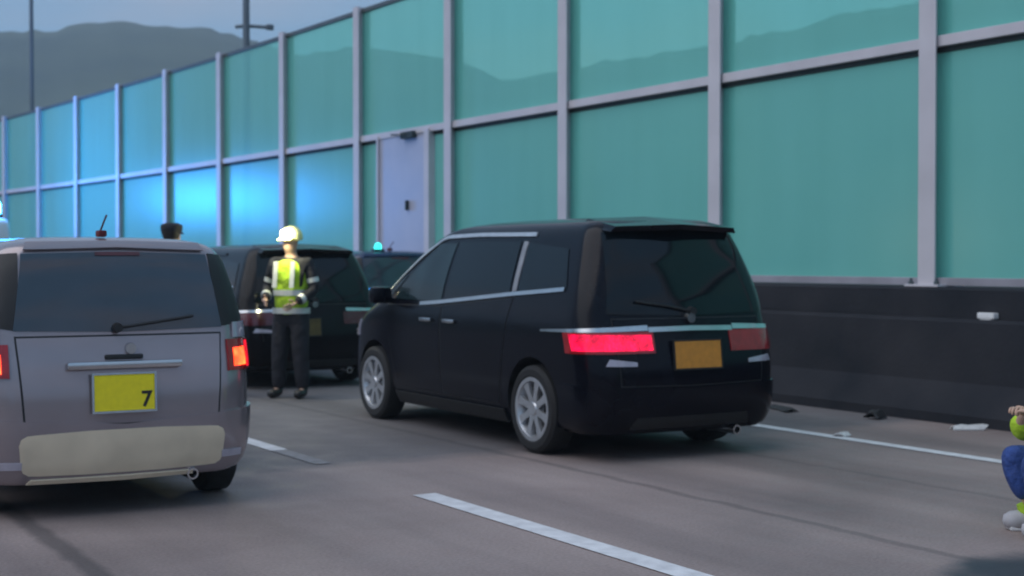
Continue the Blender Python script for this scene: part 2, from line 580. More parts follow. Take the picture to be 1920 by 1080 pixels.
hl.build('hills', M['hill'], smooth=True, angle=None)['kind'] = 'structure'

hz = MB()
hz.box((0, 0, 99.0), (2040, 2040, 201.0))
hzm, hzn, hzo = new_mat('thin haze')
pv = hzn.nodes.new('ShaderNodeVolumePrincipled')
pv.inputs['Color'].default_value = (0.72, 0.88, 1.0, 1)
pv.inputs['Density'].default_value = 0.0009
hzn.links.new(pv.outputs[0], hzo.inputs['Volume'])
hz.build('haze', hzm)['kind'] = 'stuff'

# ------------------------------------------------------------------ parapet wall and noise barrier
S0, S1 = 0.2, 118.0
pw = empty('parapet_wall', at(9.95, 9, 0))
tag(pw, 'low dark concrete parapet wall under the green noise barrier', 'wall')
def sweep(name, prof, material, parent, s0=S0, s1=S1, step=1.5, origin=None):
    mb = MB()
    k = int((s1 - s0) / step) + 1
    v, f = [], []
    npf = len(prof)
    for i in range(k):
        s = s0 + (s1 - s0) * i / (k - 1)
        v += [at(a, s, b) for a, b in prof]
    for i in range(k - 1):
        for q in range(npf):
            r = (q + 1) % npf
            f.append((i * npf + q, i * npf + r, (i + 1) * npf + r, (i + 1) * npf + q))
    f.append(tuple(range(npf)))
    f.append(tuple((k - 1) * npf + q for q in range(npf))[::-1])
    if origin is not None:
        v = [Vector(p) - origin for p in v]
    mb.add(v, f)
    return mb.build(name, material, parent)
po = pw.location.copy()
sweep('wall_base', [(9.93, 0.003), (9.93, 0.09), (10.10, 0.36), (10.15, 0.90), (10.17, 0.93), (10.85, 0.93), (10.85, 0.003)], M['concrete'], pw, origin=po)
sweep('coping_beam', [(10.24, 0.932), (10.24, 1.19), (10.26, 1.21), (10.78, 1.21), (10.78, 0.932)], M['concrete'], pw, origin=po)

nbar = empty('noise_barrier', at(10.4, 9, 1.21))
tag(nbar, 'tall roadside noise barrier of green translucent panels between grey steel posts', 'noise barrier')
bo = nbar.location.copy()
# post positions measured along the road
POSTS = [3.62, 6.80, 9.98, 13.20, 16.42, 19.62]
while POSTS[-1] < S1 - 3.3:
    POSTS.append(POSTS[-1] + 3.2)
ZB, ZM, ZT = 1.212, 3.46, 5.72
N_F = 10.32          # road-side face of the posts
def post_mesh(h):
    mb = MB()
    mb.box((0, 0.008, h / 2), (0.21, 0.016, h))           # road-side flange
    mb.box((0, 0.112, h / 2), (0.014, 0.191, h))          # web
    mb.box((0, 0.216, h / 2), (0.21, 0.016, h))           # far flange
    return mb.mesh('post')
pm = post_mesh(ZT - ZB + 0.03)
pm.materials.append(M['steel'])
bpm = MB()
bpm.box((0, 0.11, 0.011), (0.42, 0.36, 0.022), bev=0.004)
bm_base = bpm.mesh('base_plate'); bm_base.materials.append(M['steel'])
blm = MB()
for sx in (-0.16, 0.16):
    for sy in (-0.03, 0.25):
        blm.lathe([(0.022, 0.0), (0.022, 0.026), (0.05, 0.026), (0.05, 0.014), (0.078, 0.014), (0.08, 0.0)], 'Z', 8, (sx, sy, 0))
bm_bolt = blm.mesh('anchor_bolts'); bm_bolt.materials.append(M['steel_dark'])
def place(name, me, n, s, z, parent, off):
    o = bpy.data.objects.new(name, me)
    o.location = at(n, s, z) - off
    # local x runs along the road (against s), local y away from the road
    o.rotation_euler = (0, 0, math.pi / 2 + heading(s) + math.pi)
    return link(o, parent)
for s in POSTS:
    p_ = place('post', pm, N_F, s, ZB, nbar, bo)
    if s < 45:
        b_ = bpy.data.objects.new('base_plate', bm_base); link(b_, p_)
        k_ = bpy.data.objects.new('anchor_bolts', bm_bolt); link(k_, p_); k_['kind'] = 'stuff'
def slab(L, h, t, me_name, material, bev=0.0):
    mb = MB()
    mb.box((0, 0, 0), (L, t, h), bev=bev)
    me = mb.mesh(me_name)
    me.materials.append(material)
    return me
cache = {}
def piece(name, sa, sb, n, z0, z1, t, material):
    a, b = at(n, sa), at(n, sb)
    L = round((b - a).length, 2)
    key = (name, L, round(z1 - z0, 3), t, material.name)
    if key not in cache:
        cache[key] = slab(L, z1 - z0, t, name, material, 0.004 if t > 0.03 else 0.0)
    o = bpy.data.objects.new(name, cache[key])
    mid = (a + b) / 2
    o.location = Vector((mid.x, mid.y, (z0 + z1) / 2)) - bo
    d = (b - a)
    o.rotation_euler = (0, 0, math.atan2(d.y, d.x))
    return link(o, nbar)
DOOR_BAY = 5
for i in range(len(POSTS) - 1):
    sa, sb = POSTS[i] + 0.015, POSTS[i + 1] - 0.015
    if i + 1 == DOOR_BAY + 1 and False:
        pass
    np_ = N_F + 0.13
    piece('top_rail', sa, sb, np_, ZT - 0.07, ZT, 0.075, M['steel_dark'])
    piece('mid_rail', sa, sb, np_ - 0.035, ZM, ZM + 0.10, 0.11, M['steel'])
    piece('mid_gasket', sa, sb, np_ - 0.004, ZM - 0.05, ZM - 0.001, 0.045, M['gasket'])
    piece('bottom_rail', sa, sb, np_ - 0.035, ZB + 0.012, ZB + 0.085, 0.09, M['rail_grey'])
    piece('upper_panel', sa, sb, np_, ZM + 0.10, ZT - 0.072, 0.02, M['acrylic'])
    if i != DOOR_BAY:
        piece('lower_panel', sa, sb, np_, ZB + 0.085, ZM - 0.052, 0.02, M['acrylic'])
# the bay with the service door (between the posts at 19.6 and 22.8)
sa, sb = POSTS[DOOR_BAY] + 0.015, POSTS[DOOR_BAY + 1] - 0.015
sd0, sd1 = 20.42, 22.02
np_ = N_F + 0.13
piece('lower_panel', sa, sd0 - 0.19, np_, ZB + 0.085, ZM - 0.052, 0.02, M['acrylic'])
piece('door_post', sd0 - 0.18, sd0 - 0.02, np_ - 0.05, ZB + 0.012, ZM + 0.05, 0.14, M['steel'])
piece('lower_panel', sd1 + 0.08, sb, np_, ZB + 0.085, ZM - 0.052, 0.02, M['acrylic'])
piece('door_post', sd1 + 0.01, sd1 + 0.07, np_ - 0.05, ZB + 0.012, ZM + 0.05, 0.12, M['steel'])
dr = piece('service_door', sd0, sd1, np_ - 0.045, ZB + 0.11, ZM - 0.002, 0.06, M['door_grey'])
hm = MB()
hm.box((-0.22, 0.06, -0.05), (0.05, 0.05, 0.16), bev=0.01)
hm.build('handle', M['gasket'], dr)
cm = MB()
cm.box((-0.30, 0.07, 1.06), (0.42, 0.09, 0.11), bev=0.012)
cm.tube([(-0.3, 0.12, 1.06), (0.05, 0.20, 1.08), (0.15, 0.06, 1.10)], 0.012)
cm.build('door_closer', M['gasket'], dr)

# small white reflector on the wall's ledge
rf = MB()
rf.box((0, 0, 0.035), (0.07, 0.19, 0.055), bev=0.012)
rf.box((0, 0, 0.004), (0.06, 0.12, 0.008))
o = rf.build('wall_reflector', M['reflector'])
o.location = at(10.205, 9.13, 0.931)
tag(o, 'small white reflector block on the ledge of the dark parapet wall', 'reflector')

# lamp posts beyond the barrier
def lamp_post(n, s, h, arm_z, label, r0):
    t = empty('lamp_post', at(n, s, -0.3))
    tag(t, label, 'lamp post', 'lamp posts beyond the barrier')
    mb = MB(); mb.tube([(0, 0, 0), (0, 0, h * 0.5), (0, 0, h)], [r0, r0 * 0.85, r0 * 0.65], 12)
    mb.build('pole', M['pole_grey'], t, True)
    mb = MB(); mb.tube([(-0.22, 0.1, arm_z), (0.0, 0, arm_z + 0.03), (0.42, -0.22, arm_z + 0.0)], 0.04, 8)
    mb.box((0.46, -0.24, arm_z), (0.16, 0.12, 0.12), bev=0.02)
    mb.build('bracket', M['pole_grey'], t)
    mb = MB(); mb.tube([(0, 0, h), (-0.6, 0, h + 0.25), (-1.7, 0, h + 0.35)], 0.05, 8)
    a_ = mb.build('arm', M['pole_grey'], t)
    mb = MB(); mb.box((-2.0, 0, h + 0.33), (0.75, 0.28, 0.13), bev=0.04)
    mb.build('lamp_head', M['pole_grey'], a_)
    return t
lamp_post(11.75, 31.2, 10.5, 6.95, 'grey lamp post with a short bracket rising behind the barrier before the hill', 0.10)
lamp_post(12.2, 48.5, 12.0, 11.2, 'thin far grey lamp post at the left against the pale sky', 0.09)

# ------------------------------------------------------------------ cars
def pchip(xs, ys):
    xs = np.array(xs, float); ys = np.array(ys, float)
    h = np.diff(xs); d = np.diff(ys) / h
    m = np.zeros(len(xs))
    m[0], m[-1] = d[0], d[-1]
    for i in range(1, len(xs) - 1):
        if d[i - 1] * d[i] > 0:
            w1, w2 = 2 * h[i] + h[i - 1], h[i] + 2 * h[i - 1]
            m[i] = (w1 + w2) / (w1 / d[i - 1] + w2 / d[i])
    def f(x):
        x = min(max(x, xs[0]), xs[-1])
        i = int(min(np.searchsorted(xs, x, 'right') - 1, len(xs) - 2))
        t = (x - xs[i]) / h[i]
        return float((2*t**3 - 3*t*t + 1) * ys[i] + (t**3 - 2*t*t + t) * h[i] * m[i] + (-2*t**3 + 3*t*t) * ys[i+1] + (t**3 - t*t) * h[i] * m[i+1])
    return f

class Shell:
    """car body as a stack of rounded plan outlines; y forward from the rear bumper, x to the car's right"""
    def __init__(self, rows, crown=0.05, taper=0.07):
        zs = [r[0] for r in rows]
        self.z0, self.z1 = zs[0], zs[-1]
        self.w, self.yr, self.yf, self.rr, self.rf = [pchip(zs, [r[k] for r in rows]) for k in (1, 2, 3, 4, 5)]
        self.crown, self.taper = crown, taper
        self.L = max(r[3] for r in rows)
    def deform(self, x, y, z, w):
        yr = self.yr(z)
        k = max(0.0, 1 - (y - yr) / 0.9)
        y2 = y + self.crown * (min(1, abs(x) / max(w, 0.05)) ** 2) * k * k - self.crown * 0.5 * k * k
        yf = self.yf(z)
        kf = max(0.0, 1 - (yf - y) / 1.1)
        y2 -= 0.16 * (min(1, abs(x) / max(w, 0.05)) ** 2) * kf * kf
        t = max(0.0, (y - self.L * 0.55) / (self.L * 0.45))
        x2 = x * (1 - self.taper * t * t)
        return Vector((x2, y2, z))
    def P(self, side, q, z):
        """side -1 left / +1 right; q = distance round the outline from the rear centre"""
        w, yr, yf, rr, rf = self.w(z), self.yr(z), self.yf(z), self.rr(z), self.rf(z)
        rr, rf = min(rr, w * 0.95), min(rf, w * 0.95)
        a = w - rr
        b = a + rr * math.pi / 2
        c = b + (yf - rf) - (yr + rr)
        d = c + rf * math.pi / 2
        if q <= a:
            x, y = q, yr
        elif q <= b:
            t = (q - a) / rr
            x, y = a + rr * math.sin(t), yr + rr - rr * math.cos(t)
        elif q <= c:
            x, y = w, yr + rr + (q - b)
        elif q <= d:
            t = (q - c) / rf
            x, y = w - rf + rf * math.cos(t), yf - rf + rf * math.sin(t)
        else:
            x, y = max(0.0, w - rf - (q - d)), yf
        return self.deform(x * side, y, z, w)
    def marks(self, z):
        w, yr, yf, rr, rf = self.w(z), self.yr(z), self.yf(z), self.rr(z), self.rf(z)
        rr, rf = min(rr, w * 0.95), min(rf, w * 0.95)
        a = w - rr
        b = a + rr * math.pi / 2
        c = b + (yf - rf) - (yr + rr)
        d = c + rf * math.pi / 2
        return a, b, c, d, d + w - rf
    def q_of_y(self, y, z):
        a, b, c, d, e = self.marks(z)
        return b + (y - self.yr(z) - min(self.rr(z), self.w(z) * 0.95))
    def q_front(self, x, z):
        a, b, c, d, e = self.marks(z)
        return e - x
    def normal(self, side, q, z):
        e = 0.01
        du = self.P(side, q + e, z) - self.P(side, max(0, q - e), z)
        dv = self.P(side, q, min(z + e, self.z1)) - self.P(side, q, max(z - e, self.z0))
        n = du.cross(dv) * (-1 if side < 0 else 1)
        if n.length < 1e-9:
            return Vector((side, 0, 0))
        n.normalize()
        c = Vector((0, self.L / 2, (self.z0 + self.z1) / 2))
        if n.dot(self.P(side, q, z) - c) < 0:
            n = -n
        return n
    def body_mesh(self, nz=46):
        v, f = [], []
        ns = [7, 9, 40, 10, 8]
        zs = [self.z0 + (self.z1 - self.z0) * (1 - (1 - i / (nz - 1)) ** 1.35) for i in range(nz)]
        ring = 0
        for z in zs:
            m = self.marks(z)
            qs, prev = [], 0.0
            for k, n in enumerate(ns):
                qs += [prev + (m[k] - prev) * i / n for i in range(n)]
                prev = m[k]
            qs.append(m[4])
            pts = [self.P(-1, q, z) for q in qs] + [self.P(1, q, z) for q in qs[::-1][1:-1]]
            ring = len(pts)
            v += pts
        for i in range(nz - 1):
            for k in range(ring):
                l = (k + 1) % ring
                f.append((i * ring + k, i * ring + l, (i + 1) * ring + l, (i + 1) * ring + k))
        f.append(tuple(range(ring))[::-1])
        top = [v[(nz - 1) * ring + k] for k in range(ring)]
        cen = sum((Vector(p) for p in top), Vector()) / ring
        v.append(cen + Vector((0, 0, 0.004)))
        for k in range(ring):
            f.append(((nz - 1) * ring + k, (nz - 1) * ring + (k + 1) % ring, len(v) - 1))
        mb = MB(); mb.add(v, f)
        return mb.mesh('body')
    def patch(self, name, side, bottom, top, off, material, parent, nu=14, nv=8, mode='side', thick=0.012, seam=0.0):
        """raised sheet following the body: bottom / top are polylines of (coordinate, z);
        mode side: coordinate = y; rear: coordinate = x (signed); front: coordinate = x; wrap: q"""
        def ev(pl, u):
            t = u * (len(pl) - 1)
            i = min(int(t), len(pl) - 2)
            t -= i
            return (pl[i][0] + (pl[i+1][0] - pl[i][0]) * t, pl[i][1] + (pl[i+1][1] - pl[i][1]) * t)
        v, f, back = [], [], []
        for j in range(nv + 1):
            for i in range(nu + 1):
                a, za = ev(bottom, i / nu)
                b, zb = ev(top, i / nu)
                t = j / nv
                cc, z = a + (b - a) * t, za + (zb - za) * t
                sd_ = side
                if mode == 'side':
                    q = self.q_of_y(cc, z)
                elif mode == 'rear':
                    sd_ = -1 if cc < 0 else 1
                    q = abs(cc)
                elif mode == 'front':
                    sd_ = -1 if cc < 0 else 1
                    q = self.q_front(abs(cc), z)
                else:
                    q = cc
                p = self.P(sd_, q, z)
                n = self.normal(sd_, q, z)
                v.append(p + n * off)
                back.append(p + n * (off - thick))
        m = nu + 1
        for j in range(nv):
            for i in range(nu):
                f.append((j * m + i, j * m + i + 1, (j + 1) * m + i + 1, (j + 1) * m + i))
        border = [i for i in range(m)] + [j * m + nu for j in range(1, nv + 1)] + [nv * m + i for i in range(nu - 1, -1, -1)] + [j * m for j in range(nv - 1, 0, -1)]
        k0 = len(v)
        bi = {}
        for idx in border:
            bi[idx] = len(v)
            v.append(back[idx])
        for a, b in zip(border, border[1:] + border[:1]):
            f.append((a, b, bi[b], bi[a]))
        mb = MB(); mb.add(v, f)
        o = mb.build(name, material, parent, True, 35)
        if seam > 0:
            def grow(pl, dz):
                pl = [(a, z + dz) for a, z in pl]
                sg = 1 if pl[-1][0] > pl[0][0] else -1
                pl[0] = (pl[0][0] - sg * seam, pl[0][1]); pl[-1] = (pl[-1][0] + sg * seam, pl[-1][1])
                return pl
            self.patch('shut_line', side, grow(bottom, -seam), grow(top, seam), 0.002, M['trim'], o, nu, nv, mode, 0.008)
        return o
    def strip3(self, name, side, pts, w, off, material, parent, mode='side'):
        return self.patch(name, side, [(a, z - w / 2) for a, z in pts], [(a, z + w / 2) for a, z in pts], off, material, parent, 24, 2, mode)

def wheel(parent, x, y, r, width, rim_r, rim_mat, side, spokes=7):
    w = empty('wheel', (x, y, r), 0, parent)
    hw = width / 2
    t = MB()
    t.lathe([(-hw * 0.8, rim_r - 0.01), (-hw, rim_r + 0.02), (-hw, r - 0.035), (-hw * 0.8, r - 0.006), (-hw * 0.3, r), (hw * 0.3, r), (hw * 0.8, r - 0.006),
             (hw, r - 0.035), (hw, rim_r + 0.02), (hw * 0.8, rim_r - 0.01), (-hw * 0.8, rim_r - 0.01)], 'X', 48)
    t.build('tyre', M['rubber'], w, True, 30)
    rm = MB()
    o = side * hw
    rm.lathe([(o * 0.96, rim_r + 0.008), (o * 0.96, rim_r - 0.022), (o * 0.55, rim_r - 0.04), (o * 0.2, rim_r - 0.05)], 'X', 40)
    rm.lathe([(o * 0.9, 0.0), (o * 0.9, 0.045), (o * 0.6, 0.07), (o * 0.3, 0.075)], 'X', 20)
    for k in range(spokes):
        a = 2 * math.pi * k / spokes + 0.3
        rot = Matrix.Rotation(a, 3, 'X')
        # a tapered spoke
        sp = [(0.045, 0.030), (rim_r * 0.55, 0.024), (rim_r - 0.02, 0.036)]
        v, f = [], []
        for (rr_, hw_) in sp:
            dz = o * (0.78 + 0.12 * (rr_ / rim_r))
            for (xx, yy) in ((dz, -hw_), (dz, hw_), (dz - side * 0.03, hw_), (dz - side * 0.03, -hw_)):
                v.append(rot @ Vector((xx, yy, rr_)))
        for i in range(len(sp) - 1):
            for q in range(4):
                f.append((i * 4 + q, i * 4 + (q + 1) % 4, i * 4 + 4 + (q + 1) % 4, i * 4 + 4 + q))
        rm.add(v, f)
    rm.build('rim', rim_mat, w, True, 30)
    bk = MB()
    bk.lathe([(o * 0.1, 0.0), (o * 0.1, rim_r - 0.03), (o * 0.02, rim_r - 0.03), (o * 0.02, 0.0)], 'X', 28)
    bk.build('brake_disc', M['trim'], w, True, 30)
    return w

def cut_wheels(me, axles, r, w, name, paint, keep=0.30):
    """cut the wheel housings out of a body mesh and return the new mesh"""
    tmp = bpy.data.objects.new('tmp_body', me)
    COL.objects.link(tmp)
    cut = MB()
    for y in axles:
        for sx in (-1, 1):
            x0, x1 = sx * (w + 0.15), sx * (w - keep)
            cut.lathe([(x0, 0.0), (x0, r), (x1, r), (x1, 0.0)], 'X', 40, (0, y, r * 0.92))
    cme = cut.mesh('tmp_cut')
    bm = bmesh.new(); bm.from_mesh(cme)
    bmesh.ops.remove_doubles(bm, verts=bm.verts, dist=1e-5)
    bmesh.ops.recalc_face_normals(bm, faces=bm.faces)
    bm.to_mesh(cme); bm.free()
    co = bpy.data.objects.new('tmp_cut', cme)
    COL.objects.link(co)
    md = tmp.modifiers.new('b', 'BOOLEAN')
    md.operation = 'DIFFERENCE'; md.object = co; md.solver = 'EXACT'
    dg = bpy.context.evaluated_depsgraph_get()
    out = bpy.data.meshes.new_from_object(tmp.evaluated_get(dg))
    out.name = name
    bpy.data.objects.remove(tmp); bpy.data.objects.remove(co)
    out.materials.clear()
    out.materials.append(paint); out.materials.append(M['trim'])
    for p in out.polygons:
        c = p.center
        inside = any(abs(math.hypot(c.y - y, c.z - r * 0.92)) < r + 0.004 for y in axles) and abs(c.x) < w - 0.015 and abs(c.x) > w - keep - 0.02
        flat = abs(p.normal.x) < 0.35 or abs(c.x) < w - keep + 0.02
        p.material_index = 1 if ((inside and flat) or (p.normal.z < -0.8 and c.z < 0.3)) else 0
    out.shade_smooth()
    out.set_sharp_from_angle(angle=R(38))
    return out

def lens(parent, sh, side, q0, q1, z0, z1, m1, name='tail_light'):
    return sh.patch(name, side, [(q0, z0), (q1, z0)], [(q0, z1), (q1, z1)], 0.014, m1, parent, 10, 5, 'wrap', 0.03)

def mirror(parent, sh, side, y, z, material):
    p = sh.P(side, sh.q_of_y(y, z), z)
    mb = MB()
    mb.box((p.x + side * 0.13, p.y, z + 0.05), (0.20, 0.11, 0.15), bev=0.04)
    mb.tube([(p.x - side * 0.02, p.y, z - 0.01), (p.x + side * 0.08, p.y, z + 0.02)], 0.025)
    return mb.build('wing_mirror', material, parent, True)

def plate(parent, sh, z, w, h, material, x=0.0, chars=None, off=0.02):
    p = sh.P(-1 if x < 0 else 1, abs(x), z)
    n = sh.normal(1, abs(x) + 0.001, z)
    tilt = math.atan2(n.z, -n.y)
    mb = MB()
    mb.box((0, 0, 0), (w, 0.012, h), bev=0.003)
    o = mb.build('number_plate', material, parent)
    o.location = (x, p.y - off, z)
    o.rotation_euler = (-tilt * 0.6, 0, 0)
    fr = MB()
    for (c, s) in (((0, -0.001, h / 2 + 0.006), (w + 0.024, 0.016, 0.012)), ((0, -0.001, -h / 2 - 0.006), (w + 0.024, 0.016, 0.012)),
                   ((-w / 2 - 0.006, -0.001, 0), (0.012, 0.016, h)), ((w / 2 + 0.006, -0.001, 0), (0.012, 0.016, h))):
        fr.box(c, s)
    fr.build('plate_frame', M['trim'] if chars is None else M['chrome'], o)
    for (ch, cx, cz, sz) in (chars or []):
        cu = bpy.data.curves.new('plate_character', 'FONT')
        cu.body = ch; cu.size = sz; cu.extrude = 0.0008; cu.align_x = 'CENTER'; cu.align_y = 'CENTER'; cu.offset = 0.003
        cu.materials.append(M['ink'])
        tmp_ = bpy.data.objects.new('tmp_text', cu); COL.objects.link(tmp_)
        tme = bpy.data.meshes.new_from_object(tmp_.evaluated_get(bpy.context.evaluated_depsgraph_get()))
        bpy.data.objects.remove(tmp_)
        t = bpy.data.objects.new('plate_character', tme)
        t.location = (cx, -0.0072, cz); t.rotation_euler = (R(90), 0, 0)
        link(t, o)
    return o

# ---- black seven-seater people carrier -------------------------------------------------------------
mpv_rows = [(0.20, .79, .10, 4.48, .16, .35), (0.30, .84, .035, 4.56, .19, .4), (0.45, .862, .0, 4.60, .22, .45), (0.62, .872, -.005, 4.60, .24, .5),
            (0.78, .876, .015, 4.57, .25, .52), (0.92, .874, .05, 4.47, .25, .52), (1.00, .866, .075, 4.28, .24, .45), (1.06, .856, .09, 4.08, .23, .4),
            (1.12, .842, .10, 3.92, .22, .36), (1.25, .810, .135, 3.68, .20, .32), (1.45, .745, .20, 3.36, .18, .28), (1.60, .690, .265, 3.10, .16, .25),
            (1.68, .650, .30, 2.94, .16, .25), (1.73, .600, .34, 2.76, .16, .25), (1.765, .500, .46, 2.40, .16, .25), (1.785, .34, .75, 1.95, .15, .2), (1.792, .16, 1.0, 1.6, .1, .1)]
CARS = []
def people_carrier(name, loc, rz, label, paint, rows, lit, scale_z=1.0, group=None, cat='car'):
    rows = [(r[0] * scale_z if r[0] > 0.3 else r[0],) + tuple(r[1:]) for r in rows]
    sh = Shell(rows)
    k = scale_z
    car = empty(name, loc, rz)
    tag(car, label, cat, group)
    axles, wr = (0.86, 3.70), 0.335
    me = cut_wheels(sh.body_mesh(), axles, wr + 0.045, 0.87, 'body', paint)
    body = obj_from('body', me, None, car)
    for sx in (-1, 1):
        for y in axles:
            wheel(car, sx * 0.765, y, wr, 0.215, 0.235, M['alloy'], sx, 8)
    for sd_ in (-1, 1):
        # side glass
        sh.patch('front_door_window', sd_, [(2.38, 1.115*k), (3.42, 1.115*k)], [(2.38, 1.60*k), (2.74, 1.60*k)], 0.006, M['glass_light'], car)
        sh.patch('quarter_window', sd_, [(3.46, 1.10*k), (3.62, 1.10*k)], [(3.20, 1.32*k), (3.24, 1.32*k)], 0.006, M['glass_light'], car, 6, 4)
        sh.patch('sliding_door_window', sd_, [(1.26, 1.20*k), (2.32, 1.125*k)], [(1.30, 1.60*k), (2.32, 1.61*k)], 0.006, M['glass'], car)
        sh.patch('rear_side_window', sd_, [(0.44, 1.255*k), (1.14, 1.215*k)], [(0.56, 1.54*k), (1.17, 1.595*k)], 0.006, M['glass'], car)
        sh.patch('door_pillar', sd_, [(1.16, 1.22*k), (1.22, 1.215*k)], [(1.18, 1.60*k), (1.25, 1.605*k)], 0.009, M['dark_alloy'] if lit else M['trim'], car, 3, 8)
        sh.strip3('belt_trim', sd_, [(0.46, 1.243*k), (1.2, 1.196*k), (2.4, 1.105*k), (2.75, 1.085*k)], 0.030, 0.014, M['chrome'], car)
        # doors: raised skins with shut lines round them
        d1 = sh.patch('front_door', sd_, [(2.36, 0.34), (3.22, 0.34)], [(2.36, 1.07*k), (3.46, 1.06*k)], 0.005, paint, car, 16, 12, seam=0.009)
        d2 = sh.patch('sliding_door', sd_, [(1.38, 0.34), (2.34, 0.34)], [(1.20, 1.165*k), (2.34, 1.075*k)], 0.005, paint, car, 16, 12, seam=0.009)
        for dd, yh in ((d1, 2.58), (d2, 2.16)):
            p = sh.P(sd_, sh.q_of_y(yh, 0.95*k), 0.95*k)
            mb = MB(); mb.box((p.x + sd_ * 0.022, p.y, 0.955*k), (0.030, 0.20, 0.032), bev=0.01)
            mb.build('handle', M['chrome'] if lit else paint, dd, True)
        sh.strip3('sill', sd_, [(1.30, 0.25), (3.26, 0.25)], 0.10, 0.02, M['trim'], car)
        sh.strip3('cant_rail', sd_, [(1.1, 1.655*k), (2.0, 1.665*k), (2.68, 1.655*k), (3.02, 1.50*k), (3.36, 1.30*k), (3.60, 1.14*k)], 0.030, 0.012, M['alloy'] if lit else paint, car)
        mirror(car, sh, sd_, 3.36, 1.10*k, paint)
        # headlight
        hq = sh.marks(0.86*k)
        lens(car, sh, sd_, hq[2] + 0.10, hq[3] + 0.10, 0.76*k, 0.90*k, M['clear_lens'], 'headlight')
    # rear
    sh.patch('tailgate', 1, [(-0.63, 0.56*k), (0, 0.55*k), (0.63, 0.56*k)], [(-0.66, 1.03*k), (0, 1.03*k), (0.66, 1.03*k)], 0.005, paint, car, 20, 10, 'rear', seam=0.010)
    rw = sh.patch('rear_window', 1, [(-0.70, 1.07*k), (0, 1.05*k), (0.70, 1.07*k)], [(-0.60, 1.66*k), (0, 1.675*k), (0.60, 1.66*k)], 0.007, M['glass'], car, 22, 12, 'rear')
    p0 = sh.P(1, 0.0, 1.10*k)
    wp = MB(); wp.tube([(0.02, p0.y - 0.035, 1.085*k), (-0.2, p0.y - 0.028, 1.125*k), (-0.46, p0.y - 0.0, 1.16*k)], 0.010, 6)
    wp.lathe([(-0.05, 0.0), (-0.05, 0.03), (0.0, 0.035)], 'Y', 12, (0.02, p0.y, 1.085*k))
    wp.build('wiper', M['trim'], rw)
    sp = MB()
    yb = sh.yr(1.70*k)
    sp.add([(-0.575, yb - 0.08, 1.665*k), (-0.60, yb + 0.30, 1.715*k), (0.60, yb + 0.30, 1.715*k), (0.575, yb - 0.08, 1.665*k),
            (-0.545, yb - 0.10, 1.705*k), (-0.52, yb + 0.30, 1.772*k), (0.52, yb + 0.30, 1.772*k), (0.545, yb - 0.10, 1.705*k),
            (0, yb - 0.16, 1.685*k), (0, yb - 0.18, 1.725*k), (0, yb + 0.3, 1.795*k), (0, yb + 0.3, 1.73*k)],
           [(0, 8, 11, 1), (8, 3, 2, 11), (4, 5, 10, 9), (9, 10, 6, 7), (0, 4, 9, 8), (8, 9, 7, 3), (0, 1, 5, 4), (3, 7, 6, 2), (1, 11, 10, 5), (11, 2, 6, 10)])
    sp.build('spoiler', paint, car)
    # bright garnish across the tail with lamps under it, running round both corners
    zt = 0.97 * k
    for sd_ in (-1, 1):
        a, b, c, d, e = sh.marks(0.87*k)
        tl = lens(car, sh, sd_, a - 0.28, b + 0.08, 0.785*k, 0.94*k, M['red_lens'] if lit else M['dull_red_lens'])
        if lit and sd_ < 0:
            sh.patch('lamp', sd_, [(a - 0.26, 0.805), (b - 0.02, 0.805)], [(a - 0.26, 0.915), (b - 0.0, 0.925)], 0.018, M['pink_lamp'], tl, 10, 4, 'wrap')
        a2, b2 = sh.marks(zt)[:2]
        sh.patch('lamp_trim', sd_, [(a2 - 0.24, 0.945*k), (b2 + 0.40, 0.930*k)], [(a2 - 0.24, 0.985*k), (b2 + 0.40, 0.945*k)], 0.016, M['chrome'], tl, 14, 3, 'wrap')
        a3, b3 = sh.marks(0.72*k)[:2]
        sh.patch('reverse_lamp', sd_, [(a3 - 0.12, 0.695*k), (a3 + 0.12, 0.70*k)], [(a3 - 0.12, 0.725*k), (a3 + 0.09, 0.75*k)], 0.013, M['clear_lens'], tl, 8, 3, 'wrap')
        a4, b4 = sh.marks(0.45)[:2]
        sh.patch('bumper_reflector', sd_, [(a4 - 0.16, 0.43), (a4 + 0.10, 0.43)], [(a4 - 0.16, 0.47), (a4 + 0.10, 0.47)], 0.014, M['dull_red_lens'], car, 6, 2, 'wrap')
    sh.patch('tailgate_garnish', 1, [(-0.38, 0.935*k), (0, 0.94*k), (0.38, 0.935*k)], [(-0.38, 0.970*k), (0, 0.975*k), (0.38, 0.970*k)], 0.015, M['chrome'] if lit else paint, car, 18, 3, 'rear')
    p1 = sh.P(1, 0, 1.02*k)
    em = MB(); em.lathe([(-0.03, 0.0), (-0.03, 0.036), (0.01, 0.042)], 'Y', 24, (0, p1.y - 0.006, 1.035*k))
    em.build('emblem', M['chrome'], car, True)
    a5, b5 = sh.marks(0.38)[:2]
    bq = b5 + 0.25
    for sd_ in (-1, 1):
        sh.patch('rear_bumper', sd_, [(0, 0.235), (bq, 0.235)], [(0, 0.53), (bq, 0.56)], 0.018, paint, car, 18, 8, 'wrap', 0.03)
    lo = sh.patch('bumper_insert', 1, [(-0.55, 0.25), (0.55, 0.25)], [(-0.5, 0.33), (0.5, 0.33)], 0.022, M['trim'], car, 12, 3, 'rear')
    ex = MB(); ex.lathe([(-0.02, 0.026), (-0.02, 0.036), (0.35, 0.036), (0.35, 0.026), (-0.02, 0.026)], 'Y', 16, (0.42, 0.03, 0.19))
    ex.build('exhaust_pipe', M['chrome'], car, True)
    sh.patch('windscreen', 1, [(-0.66, 1.14*k), (0, 1.14*k), (0.66, 1.14*k)], [(-0.54, 1.64*k), (0, 1.66*k), (0.54, 1.64*k)], 0.006, M['glass'], car, 18, 8, 'front')
    return car, sh

